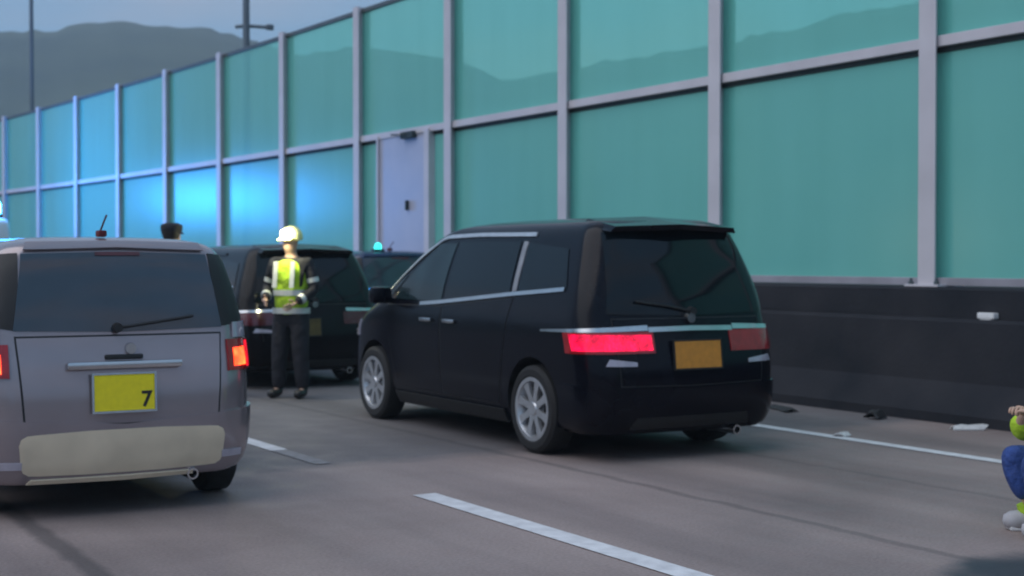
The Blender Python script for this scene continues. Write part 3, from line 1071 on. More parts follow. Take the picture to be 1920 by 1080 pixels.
blk, bsh = people_carrier('people_carrier', (6.555, 8.62, 0), 0, 'black seven-seat people carrier with silver wheels, red tail light lit and amber plate', M['black_paint'], mpv_rows, True)
plate(blk, bsh, 0.77, 0.42, 0.20, M['plate_orange'], 0.02)
drk, dsh = people_carrier('people_carrier', at(6.50, 15.62, 0), heading(17.6), 'dark charcoal people carrier stopped ahead of the black one, behind the person in lime', M['dark_paint'], mpv_rows, False, 0.925)
plate(drk, dsh, 0.70, 0.36, 0.19, M['plate_dim'], -0.14)

# ---- silver hatchback in the near lane --------------------------------------------------------------
hatch_rows = [(0.20, .72, .07, 3.72, .2, .35), (0.30, .785, .02, 3.82, .24, .4), (0.48, .812, .0, 3.86, .26, .45), (0.68, .818, .005, 3.85, .26, .5),
              (0.85, .816, .03, 3.76, .25, .5), (0.97, .808, .06, 3.45, .24, .45), (1.05, .798, .075, 3.18, .22, .4), (1.12, .785, .085, 3.02, .21, .35),
              (1.28, .742, .115, 2.78, .19, .3), (1.42, .698, .15, 2.52, .17, .25), (1.50, .660, .18, 2.36, .16, .25), (1.55, .605, .22, 2.22, .16, .25),
              (1.58, .50, .33, 1.95, .15, .2), (1.597, .32, .6, 1.6, .12, .15), (1.602, .14, .85, 1.3, .1, .1)]
def hatchback(name, loc, rz, label, paint, bumper, lit, chars, plate_mat):
    sh = Shell(hatch_rows)
    car = empty(name, loc, rz)
    tag(car, label, 'car')
    axles, wr = (0.62, 3.08), 0.295
    me = cut_wheels(sh.body_mesh(), axles, wr + 0.045, 0.81, 'body', paint)
    obj_from('body', me, None, car)
    for sx in (-1, 1):
        for y in axles:
            wheel(car, sx * 0.715, y, wr, 0.185, 0.19, M['dark_alloy'], sx, 6)
    for sd_ in (-1, 1):
        sh.patch('front_door_window', sd_, [(1.72, 1.07), (2.66, 1.07)], [(1.72, 1.47), (2.12, 1.47)], 0.006, M['glass_light'], car)
        sh.patch('rear_door_window', sd_, [(0.78, 1.10), (1.66, 1.075)], [(0.82, 1.47), (1.66, 1.475)], 0.006, M['glass'], car)
        sh.patch('rear_side_window', sd_, [(0.36, 1.14), (0.70, 1.11)], [(0.42, 1.44), (0.74, 1.47)], 0.006, M['glass'], car, 6, 6)
        d1 = sh.patch('front_door', sd_, [(1.70, 0.33), (2.62, 0.33)], [(1.70, 1.03), (2.72, 1.02)], 0.005, paint, car, 14, 10, seam=0.009)
        d2 = sh.patch('rear_door', sd_, [(1.02, 0.33), (1.68, 0.33)], [(0.80, 1.05), (1.68, 1.035)], 0.005, paint, car, 14, 10, seam=0.009)
        for dd, yh in ((d1, 1.84), (d2, 0.98)):
            p = sh.P(sd_, sh.q_of_y(yh, 0.92), 0.92)
            mb = MB(); mb.box((p.x + sd_ * 0.022, p.y, 0.92), (0.03, 0.18, 0.03), bev=0.01)
            mb.build('handle', paint, dd, True)
        mirror(car, sh, sd_, 2.6, 1.06, paint)
        a, b, c, d, e = sh.marks(0.9)
        lens(car, sh, sd_, c + 0.08, d + 0.06, 0.72, 0.86, M['clear_lens'], 'headlight')
        tl = lens(car, sh, sd_, a + 0.06, b + 0.05, 0.80, 0.985, M['red_lens'])
        if lit:
            sh.patch('lamp', sd_, [(a + 0.10, 0.825), (a + 0.215, 0.83)], [(a + 0.10, 0.93), (a + 0.205, 0.935)], 0.018, M['red_lamp'], tl, 6, 4, 'wrap')
            sh.patch('lamp', sd_, [(a + 0.235, 0.815), (b + 0.03, 0.815)], [(a + 0.225, 0.97), (b + 0.03, 0.97)], 0.017, M['red_glow'], tl, 6, 4, 'wrap')
        a, b = sh.marks(1.04)[:2]
        sh.patch('clear_lamp', sd_, [(a + 0.10, 0.995), (b - 0.06, 0.995)], [(a + 0.10, 1.085), (b - 0.07, 1.085)], 0.014, M['clear_lens'], tl, 6, 4, 'wrap')
    # tail: black glass band from pillar to pillar, tailgate skin, bumper
    rw = sh.patch('rear_window', 1, [(-0.60, 1.06), (0, 1.045), (0.60, 1.06)], [(-0.535, 1.49), (0, 1.505), (0.535, 1.49)], 0.007, M['glass_rear'], car, 22, 12, 'rear')
    for sd_ in (-1, 1):
        a, b = sh.marks(1.3)[:2]
        sh.patch('rear_pillar', sd_, [(a + 0.028, 1.06), (b + 0.17, 1.13)], [(a + 0.002, 1.495), (b + 0.15, 1.465)], 0.0058, M['trim'], car, 8, 10, 'wrap')
    p0 = sh.P(1, 0.0, 1.08)
    wp = MB(); wp.tube([(-0.03, p0.y - 0.03, 1.07), (0.2, p0.y - 0.022, 1.10), (0.42, p0.y - 0.004, 1.13)], 0.009, 6)
    wp.lathe([(-0.05, 0.0), (-0.05, 0.026), (0.0, 0.03)], 'Y', 12, (-0.03, p0.y, 1.07))
    wp.build('wiper', M['trim'], rw)
    # high-level brake lamp and glass frit at the top edge
    sh.patch('tailgate_top', 1, [(-0.52, 1.507), (0, 1.522), (0.52, 1.507)], [(-0.50, 1.545), (0, 1.555), (0.50, 1.545)], 0.02, paint, car, 18, 3, 'rear')
    sh.patch('brake_lamp', 1, [(-0.13, 1.480), (0.13, 1.480)], [(-0.13, 1.500), (0.13, 1.500)], 0.013, M['dull_red_lens'], rw, 8, 2, 'rear')
    tg = sh.patch('tailgate', 1, [(-0.55, 0.54), (0, 0.53), (0.55, 0.54)], [(-0.585, 1.02), (0, 1.02), (0.585, 1.02)], 0.006, paint, car, 20, 12, 'rear', seam=0.011)
    p1 = sh.P(1, 0, 0.86)
    gm = MB(); gm.box((0, p1.y - 0.028, 0.862), (0.66, 0.04, 0.045), bev=0.014)
    gm.build('garnish', M['chrome'], tg, True)
    p1 = sh.P(1, 0, 0.95)
    em = MB(); em.lathe([(-0.03, 0.0), (-0.03, 0.030), (0.015, 0.038)], 'Y', 24, (0.04, p1.y - 0.0, 0.95))
    em.build('emblem', M['chrome'], tg, True)
    hd = MB(); hd.box((0.0, p1.y - 0.02, 0.905), (0.22, 0.03, 0.028), bev=0.01)
    hd.build('handle', M['trim'], tg, True)
    a, b = sh.marks(0.4)[:2]
    for sd_ in (-1, 1):
        sh.patch('rear_bumper', sd_, [(0, 0.225), (b + 0.16, 0.235)], [(0, 0.525), (b + 0.20, 0.60)], 0.022, paint, car, 20, 8, 'wrap', 0.035)
        sh.patch('bumper_reflector', sd_, [(a + 0.02, 0.30), (a + 0.16, 0.30)], [(a + 0.02, 0.34), (a + 0.16, 0.34)], 0.028, M['clear_lens'], car, 6, 2, 'wrap')
    bp_ = sh.patch('bumper_sheen_panel', 1, [(-0.575, 0.32), (-0.565, 0.285), (-0.53, 0.264), (-0.2, 0.257), (0.2, 0.257), (0.53, 0.264), (0.565, 0.285), (0.575, 0.32)], [(-0.585, 0.43), (-0.575, 0.465), (-0.54, 0.484), (-0.2, 0.497), (0.2, 0.497), (0.54, 0.484), (0.575, 0.465), (0.585, 0.43)], 0.0235, bumper, car, 26, 6, 'rear')  # added patch for the painted headlight sheen; body paint on the blue car
    None and sh.patch('panel_gap', 1, [(-0.58, 0.277), (-0.54, 0.253), (0, 0.247), (0.54, 0.253), (0.58, 0.277)], [(-0.597, 0.47), (-0.56, 0.494), (0, 0.509), (0.56, 0.494), (0.597, 0.47)], 0.0232, M['trim'], bp_, 26, 6, 'rear')
    sh.patch('bumper_lip', 1, [(-0.54, 0.222), (0, 0.215), (0.40, 0.222)], [(-0.52, 0.245), (0, 0.242), (0.40, 0.245)], 0.034, M['bumper_sheen_paint'], car, 18, 3, 'rear')  # lip repeats the painted headlight sheen colour
    plate(car, sh, 0.705, 0.345, 0.205, plate_mat, -0.015, chars, 0.035)
    ex = MB(); ex.lathe([(-0.02, 0.024), (-0.02, 0.034), (0.3, 0.034), (0.3, 0.024), (-0.02, 0.024)], 'Y', 16, (0.40, 0.02, 0.205))
    ex.build('exhaust_pipe', M['chrome'], car, True)
    an = MB(); an.box((-0.02, 0.42, 1.615), (0.05, 0.09, 0.04), bev=0.012)
    an.tube([(-0.02, 0.44, 1.63), (-0.02, 0.30, 1.72)], 0.006, 6)
    an.build('roof_aerial', M['maroon'], car, True)
    sh.patch('windscreen', 1, [(-0.62, 1.10), (0.62, 1.10)], [(-0.5, 1.48), (0.5, 1.48)], 0.006, M['glass'], car, 16, 8, 'front')
    return car, sh
hatchback('hatchback', (2.30, 8.36, 0), 0, 'silver hatchback with lit red brake lights and yellow plate in the near lane', M['silver_paint'], M['bumper_sheen_paint'], True,
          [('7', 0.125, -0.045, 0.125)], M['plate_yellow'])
blue, _s = hatchback('hatchback', at(8.80, 18.0, 0), heading(19.5), 'dark blue car on the hard shoulder with a teal lamp glowing on its roof', M['blue_paint'], M['blue_paint'], False, None, M['plate_orange'])
lb = MB(); lb.box((-0.20, 0.42, 1.585), (0.16, 0.14, 0.07), bev=0.02)
tb = lb.build('roof_lamp', M['trim'], blue, True)
lb = MB(); lb.lathe([(0.03, 0.05), (0.07, 0.05), (0.11, 0.035), (0.125, 0.0)], 'Z', 16, (-0.20, 0.42, 1.585))
lb.build('lens', M['teal_lamp'], tb, True)

# ---- ambulance at the far left: only its rear corner and a blue beacon show --------------------------
def ambulance():
    rows = [(0.35, .90, .06, 5.9, .08, .3), (0.5, .97, 0, 6.0, .10, .35), (1.1, .99, 0, 5.95, .10, .35), (1.4, .99, 0, 5.3, .10, .3), (2.0, .97, .0, 4.85, .10, .25),
            (2.3, .95, .01, 4.6, .12, .25), (2.42, .90, .06, 4.45, .12, .2), (2.47, .7, .3, 4.1, .12, .2), (2.485, .3, 1.0, 3.4, .1, .1)]
    sh = Shell(rows, 0.01, 0.04)
    c = at(6.72, 35.0, 0)
    van = empty('ambulance', c, heading(37))
    tag(van, 'white emergency van with a lit blue roof beacon at the far left', 'van')
    axles = (1.2, 4.9)
    obj_from('body', cut_wheels(sh.body_mesh(), axles, 0.42, 0.99, 'body', M['white_paint']), None, van)
    for sx in (-1, 1):
        for y in axles:
            wheel(van, sx * 0.87, y, 0.36, 0.22, 0.2, M['dark_alloy'], sx, 6)
        sh.strip3('side_band', sx, [(0.2, 1.05), (4.6, 1.05)], 0.22, 0.006, M['yellow_paint'], van)
        sh.patch('cab_window', sx, [(3.9, 1.3), (4.85, 1.3)], [(3.9, 1.95), (4.45, 1.95)], 0.006, M['glass'], van)
        a, b = sh.marks(1.0)[:2]
        lens(van, sh, sx, a - 0.08, a + 0.10, 0.75, 1.15, M['dull_red_lens'])
        sh.patch('rear_door', sx, [(0.02 * 1, 0.55), (0.80, 0.55)], [(0.02, 2.25), (0.78, 2.25)], 0.006, M['white_paint'], van, 8, 10, 'wrap')
        sh.patch('rear_window', sx, [(0.15, 1.45), (0.66, 1.45)], [(0.15, 2.0), (0.64, 2.0)], 0.010, M['glass'], van, 6, 6, 'wrap')
    sh.patch('windscreen', 1, [(-0.8, 1.35), (0.8, 1.35)], [(-0.72, 2.1), (0.72, 2.1)], 0.006, M['glass'], van, 14, 8, 'front')
    for (x, y) in ((0.72, 0.35), (-0.72, 0.35), (0.70, 3.4), (-0.70, 3.4)):
        b = MB(); b.box((x, y, 2.50), (0.26, 0.2, 0.12), bev=0.02)
        bb = b.build('beacon', M['trim'], van)
        l = MB(); l.lathe([(0.06, 0.10), (0.25, 0.10), (0.33, 0.075), (0.36, 0.0)], 'Z', 18, (x, y, 2.50))
        l.build('lens', M['blue_beacon'], bb, True)
        pd = bpy.data.lights.new('beacon_light', 'POINT')
        pd.energy = 150 if y < 1 else 430; pd.color = (0.03, 0.30, 1.0); pd.shadow_soft_size = 0.5
        po_ = bpy.data.objects.new('beacon_light', pd)
        po_.location = (x, y, 3.15)
        link(po_, bb)
    return van
ambulance()

# ------------------------------------------------------------------ people
def skin_mesh(verts, edges, radii, root=0, levels=2):
    me = bpy.data.meshes.new('tmp')
    me.from_pydata([tuple(v) for v in verts], edges, [])
    o = bpy.data.objects.new('tmp', me)
    COL.objects.link(o)
    sm = o.modifiers.new('s', 'SKIN')
    sm.use_smooth_shade = True
    for i, r in enumerate(radii):
        r = r if isinstance(r, tuple) else (r, r)
        me.skin_vertices[0].data[i].radius = r
        me.skin_vertices[0].data[i].use_root = (i == root)
    ss_ = o.modifiers.new('u', 'SUBSURF')
    ss_.levels = levels; ss_.render_levels = levels
    dg = bpy.context.evaluated_depsgraph_get()
    out = bpy.data.meshes.new_from_object(o.evaluated_get(dg))
    bpy.data.objects.remove(o)
    return out

class Skel:
    def __init__(self):
        self.v, self.e, self.r, self.id = [], [], [], {}
    def add(self, name, p, r, parent=None):
        self.id[name] = len(self.v)
        self.v.append(Vector(p)); self.r.append(r)
        if parent is not None:
            self.e.append((self.id[parent], self.id[name]))
    def mesh(self, root='pelvis', levels=2):
        return skin_mesh(self.v, self.e, self.r, self.id[root], levels)

def join_meshes(name, meshes):
    bm = bmesh.new()
    for m in meshes:
        bm.from_mesh(m)
    out = bpy.data.meshes.new(name)
    bm.to_mesh(out); bm.free()
    return out

def hand_meshes(wrist, direction, palm_n, side, curl=0.4):
    """palm plus five fingers grown from the wrist"""
    d = Vector(direction).normalized()
    nrm = Vector(palm_n).normalized()
    across = d.cross(nrm).normalized() * side
    nrm = across.cross(d).normalized() * side
    w = Vector(wrist)
    res = []
    s = Skel()
    s.add('pelvis', w, (0.026, 0.020)); s.add('a', w + d * 0.04, (0.034, 0.018), 'pelvis'); s.add('b', w + d * 0.085, (0.036, 0.014), 'a')
    res.append(s.mesh(levels=1))
    for k, (off, ln) in enumerate(((0.030, 0.070), (0.010, 0.080), (-0.011, 0.074), (-0.030, 0.058))):
        b0 = w + d * 0.065 + across * off
        s = Skel()
        s.add('pelvis', b0, 0.009)
        d1 = (d * math.cos(curl * 0.4) + nrm * math.sin(curl * 0.4))
        d2 = (d * math.cos(curl) + nrm * math.sin(curl))
        d3 = (d * math.cos(curl * 1.8) + nrm * math.sin(curl * 1.8))
        p1 = b0 + d1 * (0.02 + ln * 0.45); p2 = p1 + d2 * ln * 0.33; p3 = p2 + d3 * ln * 0.25
        s.add('1', p1, 0.0085, 'pelvis'); s.add('2', p2, 0.0078, '1'); s.add('3', p3, 0.0065, '2')
        res.append(s.mesh(levels=1))
    s = Skel()
    b0 = w + d * 0.02 + across * 0.022
    t1 = b0 + (d * 0.6 + across * 0.75).normalized() * 0.04
    t2 = t1 + (d * 0.85 + across * 0.4 + nrm * 0.2).normalized() * 0.032
    s.add('pelvis', b0, 0.012); s.add('1', t1, 0.011, 'pelvis'); s.add('2', t2, 0.009, '1')
    res.append(s.mesh(levels=1))
    return res

def ring_band(mb, c, rx, ry, h, n=28):
    v, f = [], []
    for i in range(n):
        a = 2 * math.pi * i / n
        for z in (-h / 2, h / 2):
            v.append((c[0] + rx * math.cos(a), c[1] + ry * math.sin(a), c[2] + z))
    for i in range(n):
        j = (i + 1) % n
        f.append((2 * i, 2 * j, 2 * j + 1, 2 * i + 1))
    mb.add(v, f)

def head_parts(parent, c, face_dir=1, hat=None, hat_mat=None, hair=True):
    """eyes, nose, mouth, ears on the head centre c, face towards +y local"""
    e = MB()
    for sx in (-1, 1):
        e.lathe([(-0.008, 0.0), (-0.004, 0.010), (0.004, 0.010), (0.008, 0.0)], 'Y', 10, (c[0] + sx * 0.032, c[1] + 0.090, c[2] + 0.005))
    e.build('eyes', M['hair'], parent)
    m_ = MB(); m_.box((c[0], c[1] + 0.088, c[2] - 0.062), (0.045, 0.012, 0.010), bev=0.004)
    m_.build('mouth', M['maroon'], parent)

def standing_person(loc, rz, label, vest, jacket, trousers, boots, hat, hat_mat, bands=True, torch=False, h=1.76, arms='bent'):
    t = empty('person', loc, rz)
    tag(t, label, 'person')
    k = h / 1.76
    def V(x, y, z): return (x * k, y * k, z * k)
    if arms == 'bent':
        LA = [V(-.205, 0, 1.43), V(-.27, -.02, 1.15), V(-.16, .20, 1.02)]
        RA = [V(.205, 0, 1.43), V(.29, -.03, 1.16), V(.20, .20, 1.06)]
    else:
        LA = [V(-.205, 0, 1.43), V(-.26, -.03, 1.14), V(-.255, .04, .90)]
        RA = [V(.205, 0, 1.43), V(.26, -.03, 1.14), V(.255, .04, .90)]
    legs = {-1: [V(-.10, 0, .90), V(-.115, .02, .50), V(-.13, -.02, .10), V(-.14, .12, .05)],
            1: [V(.10, 0, .90), V(.125, .03, .50), V(.15, .0, .10), V(.17, .14, .05)]}
    s = Skel()
    s.add('pelvis', V(0, 0, .96), (.12 * k, .085 * k))
    s.add('waist', V(0, .0, 1.10), (.12 * k, .085 * k), 'pelvis')
    s.add('chest', V(0, .0, 1.32), (.165 * k, .115 * k), 'waist')
    s.add('neck0', V(0, -.01, 1.47), (.075 * k, .07 * k), 'chest')
    s.add('neck1', V(0, .0, 1.54), (.055 * k, .055 * k), 'neck0')
    s.add('jaw', V(0, .028, 1.59), (.074 * k, .088 * k), 'neck1')
    s.add('skull', V(0, .012, 1.68), (.090 * k, .108 * k), 'jaw')
    s.add('crown', V(0, .0, 1.745), (.045 * k, .055 * k), 'skull')
    for nm, A in (('l', LA), ('r', RA)):
        s.add(nm + 's', A[0], .06 * k, 'chest'); s.add(nm + 'e', A[1], .045 * k, nm + 's'); s.add(nm + 'w', A[2], .029 * k, nm + 'e')
    for sd_, Lg in legs.items():
        n_ = 'L' if sd_ < 0 else 'R'
        s.add(n_ + 'h', Lg[0], .08 * k, 'pelvis'); s.add(n_ + 'k', Lg[1], .055 * k, n_ + 'h'); s.add(n_ + 'a', Lg[2], .034 * k, n_ + 'k'); s.add(n_ + 't', Lg[3], .028 * k, n_ + 'a')
    ms = [s.mesh()]
    nose = Skel(); nose.add('pelvis', V(0, .085, 1.69), .012); nose.add('n', V(0, .118, 1.662), .014, 'pelvis'); ms.append(nose.mesh(levels=1))
    for sx in (-1, 1):
        er = Skel(); er.add('pelvis', V(sx * .075, -.0, 1.69), .014); er.add('n', V(sx * .088, -.012, 1.665), .014, 'pelvis'); ms.append(er.mesh(levels=1))
    for A, sd_ in ((LA, -1), (RA, 1)):
        d = Vector(A[2]) - Vector(A[1])
        ms += hand_meshes(A[2], d, (-sd_, 0.2, -0.2), sd_, 0.5)
    body = join_meshes('body', ms)
    obj_from('body', body, M['skin'], t, True, None)
    j = Skel()
    j.add('pelvis', V(0, 0, .80), (.195 * k, .155 * k)); j.add('w', V(0, 0, 1.10), (.168 * k, .13 * k), 'pelvis'); j.add('c', V(0, 0, 1.32), (.195 * k, .14 * k), 'w')
    j.add('n', V(0, -.005, 1.475), (.09 * k, .085 * k), 'c'); j.add('n2', V(0, 0, 1.51), (.07 * k, .07 * k), 'n')
    for nm, A in (('l', LA), ('r', RA)):
        a1, a2 = Vector(A[1]), Vector(A[2])
        j.add(nm + 's', A[0], .078 * k, 'c'); j.add(nm + 'e', A[1], .064 * k, nm + 's'); j.add(nm + 'w', a1 + (a2 - a1) * 1.0, .050 * k, nm + 'e')
    jk = obj_from('jacket', j.mesh(), jacket, t, True, None)
    if bands:
        vt = Skel()
        vt.add('pelvis', V(0, 0, .80), (.206 * k, .166 * k)); vt.add('w', V(0, 0, 1.10), (.192 * k, .155 * k), 'pelvis'); vt.add('c', V(0, 0, 1.33), (.232 * k, .172 * k), 'w'); vt.add('n', V(0, 0, 1.50), (.17 * k, .125 * k), 'c')
        jk = obj_from('vest', vt.mesh(), vest, t, True, None)
        for A in (LA, RA):
            a1, a2 = Vector(A[0]), Vector(A[1]); a3 = Vector(A[2])
            am = MB(); am.tube([a1 + (a2 - a1) * .55, a1 + (a2 - a1) * .72], [.066 * k, .065 * k], 14)
            am.build('sleeve_band', M['reflective'], t)
            am = MB(); am.tube([a2 + (a3 - a2) * .62, a2 + (a3 - a2) * .80], [.056 * k, .054 * k], 14)
            am.build('sleeve_band', M['reflective'], t)
        bmb = MB()
        ring_band(bmb, V(0, 0, .93), .206 * k, .170 * k, .06 * k)
        ring_band(bmb, V(0, 0, 1.12), .200 * k, .163 * k, .06 * k)
        for sx in (-1, 1):
            bmb.box(V(sx * .10, .166, 1.31), (.05 * k, .012, .28 * k), Matrix.Rotation(R(8), 3, 'X'))
            bmb.box(V(sx * .10, -.166, 1.31), (.05 * k, .012, .28 * k), Matrix.Rotation(R(-6), 3, 'X'))
        bmb.build('reflective_bands', M['reflective'], jk)
    tr = Skel()
    tr.add('top', V(0, 0, 1.10), (.155 * k, .12 * k)); tr.add('pelvis', V(0, 0, .97), (.168 * k, .130 * k), 'top'); 
    for sd_, Lg in legs.items():
        n_ = 'L' if sd_ < 0 else 'R'
        tr.add(n_ + 'h', Vector(Lg[0]) + Vector((0, 0, -.06)), .122 * k, 'pelvis'); tr.add(n_ + 'k', Lg[1], .094 * k, n_ + 'h'); tr.add(n_ + 'a', Vector(Lg[2]) + Vector((0, 0, -.02)), .078 * k, n_ + 'k')
    obj_from('trousers', tr.mesh(), trousers, t, True, None)
    for sd_, Lg in legs.items():
        b = Skel(); a = Vector(Lg[2]); tt = Vector(Lg[3])
        b.add('pelvis', a + Vector((0, 0, .06)), .052 * k); b.add('a', a + Vector((0, -.01, -.045)), .058 * k, 'pelvis'); b.add('t', Vector((tt.x, tt.y + .05, .05)), (.058 * k, .054 * k), 'a')
        obj_from('boot', b.mesh(levels=1), boots, t, True, None)
    hc = V(0, 0.008, 1.69)
    head_parts(t, hc)
    hm_ = MB()
    if hat == 'helmet':
        prof = [(-0.03, .118), (-0.005, .122), (.03, .120), (.07, .104), (.105, .068), (.120, .03), (.124, 0)]
        hm_.lathe([(-.032, .108)] + prof, 'Z', 28, (0, -.004, 1.705 * k))
        hm_.box((0, .125, 1.685 * k), (.16, .08, .014), Matrix.Rotation(R(-12), 3, 'X'), bev=.005)
        ho = hm_.build('helmet', hat_mat, t, True)
        if torch:
            tm = MB(); tm.lathe([(.10, .0), (.160, .030), (.166, .038), (.10, .038)], 'Y', 16, (0, .0, 1.745 * k))
            to = tm.build('head_torch', M['head_lamp'], ho, True)
            pd = bpy.data.lights.new('torch_light', 'POINT')
            pd.energy = 22; pd.color = (1.0, 0.95, 0.6); pd.shadow_soft_size = 0.04
            pl = bpy.data.objects.new('torch_light', pd); pl.location = (0, .24, 1.76 * k)
            link(pl, to)
    else:
        hm_.lathe([(-.01, .100), (.03, .112), (.075, .108), (.095, .06), (.098, 0)], 'Z', 24, (0, -.004, 1.71 * k))
        hm_.box((0, .115, 1.705 * k), (.15, .09, .012), Matrix.Rotation(R(-10), 3, 'X'), bev=.004)
        hm_.build('cap', hat_mat, t, True)
        hr = MB(); hr.lathe([(-.07, .074), (-.02, .092), (.01, .096)], 'Z', 20, (0, -.022, 1.71 * k))
        hr.build('hair', M['hair'], t, True)
    return t

def face_cam(x, y, extra=0.0):
    """rotation that turns local +y towards the camera"""
    return math.atan2(-y, -x) - math.pi / 2 + extra

standing_person((5.80, 14.62, 0), face_cam(5.80, 14.62, R(-28)), 'person in a lime hi-vis vest and pale yellow helmet standing between two dark people carriers',
                M['lime'], M['dark_cloth'], M['dark_cloth'], M['leather'], 'helmet', M['lime_pale'], True, True, 1.76)
standing_person((4.55, 14.75, 0), face_cam(4.55, 14.75, R(160)), 'person in dark clothes and cap, only the head showing above the silver car roof',
                M['dark_cloth'], M['dark_cloth'], M['dark_cloth'], M['leather'], 'cap', M['dark_cloth'], False, False, 1.80, 'down')

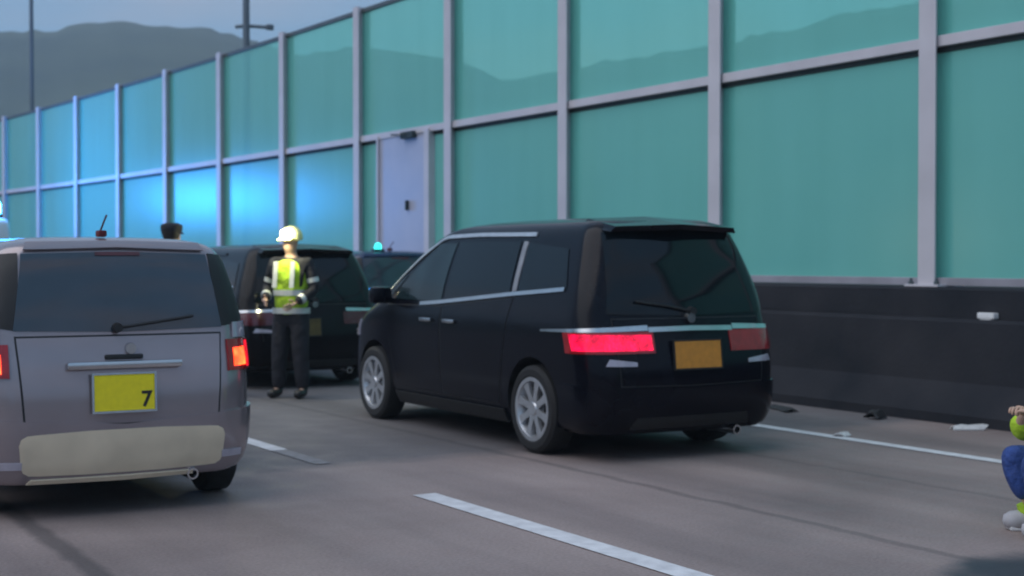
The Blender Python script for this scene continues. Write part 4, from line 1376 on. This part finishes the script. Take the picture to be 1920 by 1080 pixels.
def squatting_person():
    """crouches at the right frame edge, facing the camera's left; local +y is forward"""
    d, X = 7.75, 2.71
    toe = Vector((.864 * X + .503 * d, .864 * d - .503 * X, 0))
    t = empty('person', (toe.x, toe.y, 0), math.atan2(.503, -.864) - math.pi / 2)
    tag(t, 'person squatting at the right edge in a lime vest and blue trousers', 'person')
    hip, kn = {}, {}
    s = Skel()
    s.add('pelvis', (0, -.42, .30), (.15, .12)); s.add('waist', (0, -.40, .46), (.135, .10), 'pelvis'); s.add('chest', (0, -.36, .66), (.16, .115), 'waist')
    s.add('neck0', (0, -.32, .80), (.07, .07), 'chest'); s.add('neck1', (0, -.28, .86), (.055, .055), 'neck0'); s.add('jaw', (0, -.235, .89), (.062, .075), 'neck1')
    s.add('skull', (0, -.23, .97), (.076, .094), 'jaw'); s.add('crown', (0, -.245, 1.03), (.045, .055), 'skull')
    A = {}
    for sd_ in (-1, 1):
        n_ = 'L' if sd_ < 0 else 'R'
        P = [(sd_ * .20, -.34, .74), (sd_ * .24, -.05, .51), (sd_ * .12, -.045, .635)]
        A[sd_] = [Vector(p) for p in P]
        s.add(n_ + 's', P[0], .058, 'chest'); s.add(n_ + 'e', P[1], .045, n_ + 's'); s.add(n_ + 'w', P[2], .029, n_ + 'e')
        s.add(n_ + 'h', (sd_ * .11, -.40, .26), .09, 'pelvis'); s.add(n_ + 'k', (sd_ * .16, .02, .42), .062, n_ + 'h'); s.add(n_ + 'a', (sd_ * .14, -.10, .10), .034, n_ + 'k')
        s.add(n_ + 't', (sd_ * .15, .0, .045), .028, n_ + 'a')
    ms = [s.mesh()]
    nose = Skel(); nose.add('pelvis', (0, -.142, .965), .012); nose.add('n', (0, -.11, .94), .014, 'pelvis'); ms.append(nose.mesh(levels=1))
    for sd_ in (-1, 1):
        ms += hand_meshes(A[sd_][2], Vector((-sd_ * .45, .45, .35)), (-sd_ * .3, .2, -1), sd_, 1.2)
    obj_from('body', join_meshes('body', ms), M['skin'], t, True, None)
    j = Skel()
    j.add('pelvis', (0, -.41, .36), (.175, .14)); j.add('c', (0, -.36, .66), (.19, .14), 'pelvis'); j.add('n', (0, -.32, .79), (.085, .08), 'c')
    for sd_ in (-1, 1):
        n_ = 'L' if sd_ < 0 else 'R'
        j.add(n_ + 's', A[sd_][0], .075, 'c'); j.add(n_ + 'e', A[sd_][1], .080, n_ + 's'); j.add(n_ + 'w', A[sd_][1] + (A[sd_][2] - A[sd_][1]) * .8, .066, n_ + 'e')
    jk = obj_from('vest', j.mesh(), M['lime'], t, True, None)
    tr = Skel(); tr.add('pelvis', (0, -.42, .31), (.16, .13))
    for sd_ in (-1, 1):
        n_ = 'L' if sd_ < 0 else 'R'
        tr.add(n_ + 'h', (sd_ * .12, -.38, .27), .11, 'pelvis'); tr.add(n_ + 'k', (sd_ * .16, .02, .42), .082, n_ + 'h'); tr.add(n_ + 'm', (sd_ * .15, -.035, .27), .075, n_ + 'k'); tr.add(n_ + 'a', (sd_ * .14, -.08, .16), .066, n_ + 'm')
    trs = obj_from('trousers', tr.mesh(), M['blue_cloth'], t, True, None)
    for sd_ in (-1, 1):
        b = MB(); b.tube([(sd_ * .14, -.085, .145), (sd_ * .14, -.098, .075)], [.072, .070], 16)
        b.build('ankle_band', M['lime'], trs, True)
        f = Skel(); f.add('pelvis', (sd_ * .14, -.13, .062), .066); f.add('t', (sd_ * .15, .07, .05), (.058, .052), 'pelvis')
        so = obj_from('shoe', f.mesh(levels=1), M['shoe_grey'], t, True, None)
        sl = MB(); sl.box((sd_ * .145, -.055, .014), (.078, .17, .026), bev=.01)
        sl.build('sole', M['reflector'], so, True)
    e = MB()
    for sx in (-1, 1):
        e.lathe([(-.006, 0), (0, .010), (.008, 0)], 'Y', 10, (sx * .032, -.146, .98))
    e.build('eyes', M['hair'], t)
    m_ = MB(); m_.box((0, -.152, .905), (.045, .012, .01), bev=.003); m_.build('mouth', M['maroon'], t)
    c_ = MB(); c_.lathe([(-.01, .104), (.03, .112), (.07, .10), (.09, .05), (.094, 0)], 'Z', 24, (0, -.24, .985))
    c_.build('cap', M['maroon'], t, True)
squatting_person()

# ------------------------------------------------------------------ small debris by the wall
def shard(name, n, s, size, rz, material, label, seed, z=0.004):
    rnd = random.Random(seed)
    bm = bmesh.new()
    bmesh.ops.create_grid(bm, x_segments=6, y_segments=3, size=0.5)
    for v in bm.verts:
        edge = 1 - 0.35 * rnd.random() if abs(v.co.x) > .4 or abs(v.co.y) > .4 else 1
        x, y = v.co.x * edge, v.co.y * edge
        v.co = (x * size[0], y * size[1], size[2] * (1 - (2 * v.co.y) ** 2 * .8) * (0.6 + .4 * rnd.random()) + z)
    r = bmesh.ops.extrude_face_region(bm, geom=bm.faces[:])
    for e in r['geom']:
        if isinstance(e, bmesh.types.BMVert):
            e.co.z = max(0.001, e.co.z - 0.012)
    mb = MB(); mb.bm(bm)
    o = mb.build(name, material, None, True, 30)
    o.location = at(n, s, 0.003); o.rotation_euler = (0, 0, rz)
    tag(o, label, 'debris')
    return o
shard('plastic_fragment', 9.72, 8.9, (0.34, 0.12, 0.05), R(-28), M['debris_pale'], 'pale curved plastic fragment lying between the edge line and the wall', 3)
shard('plastic_fragment', 8.46, 9.10, (0.14, 0.12, 0.035), R(20), M['debris_pale'], 'small pale fragment lying on the white edge line', 5)
shard('dark_fragment', 9.66, 9.95, (0.20, 0.16, 0.10), R(10), M['debris_dark'], 'dark lump of wreckage at the foot of the parapet wall', 9)
shard('dark_fragment', 9.45, 11.0, (0.55, 0.18, 0.04), R(70), M['debris_dark'], 'long dark strip of wreckage near the wall behind the black car', 11)
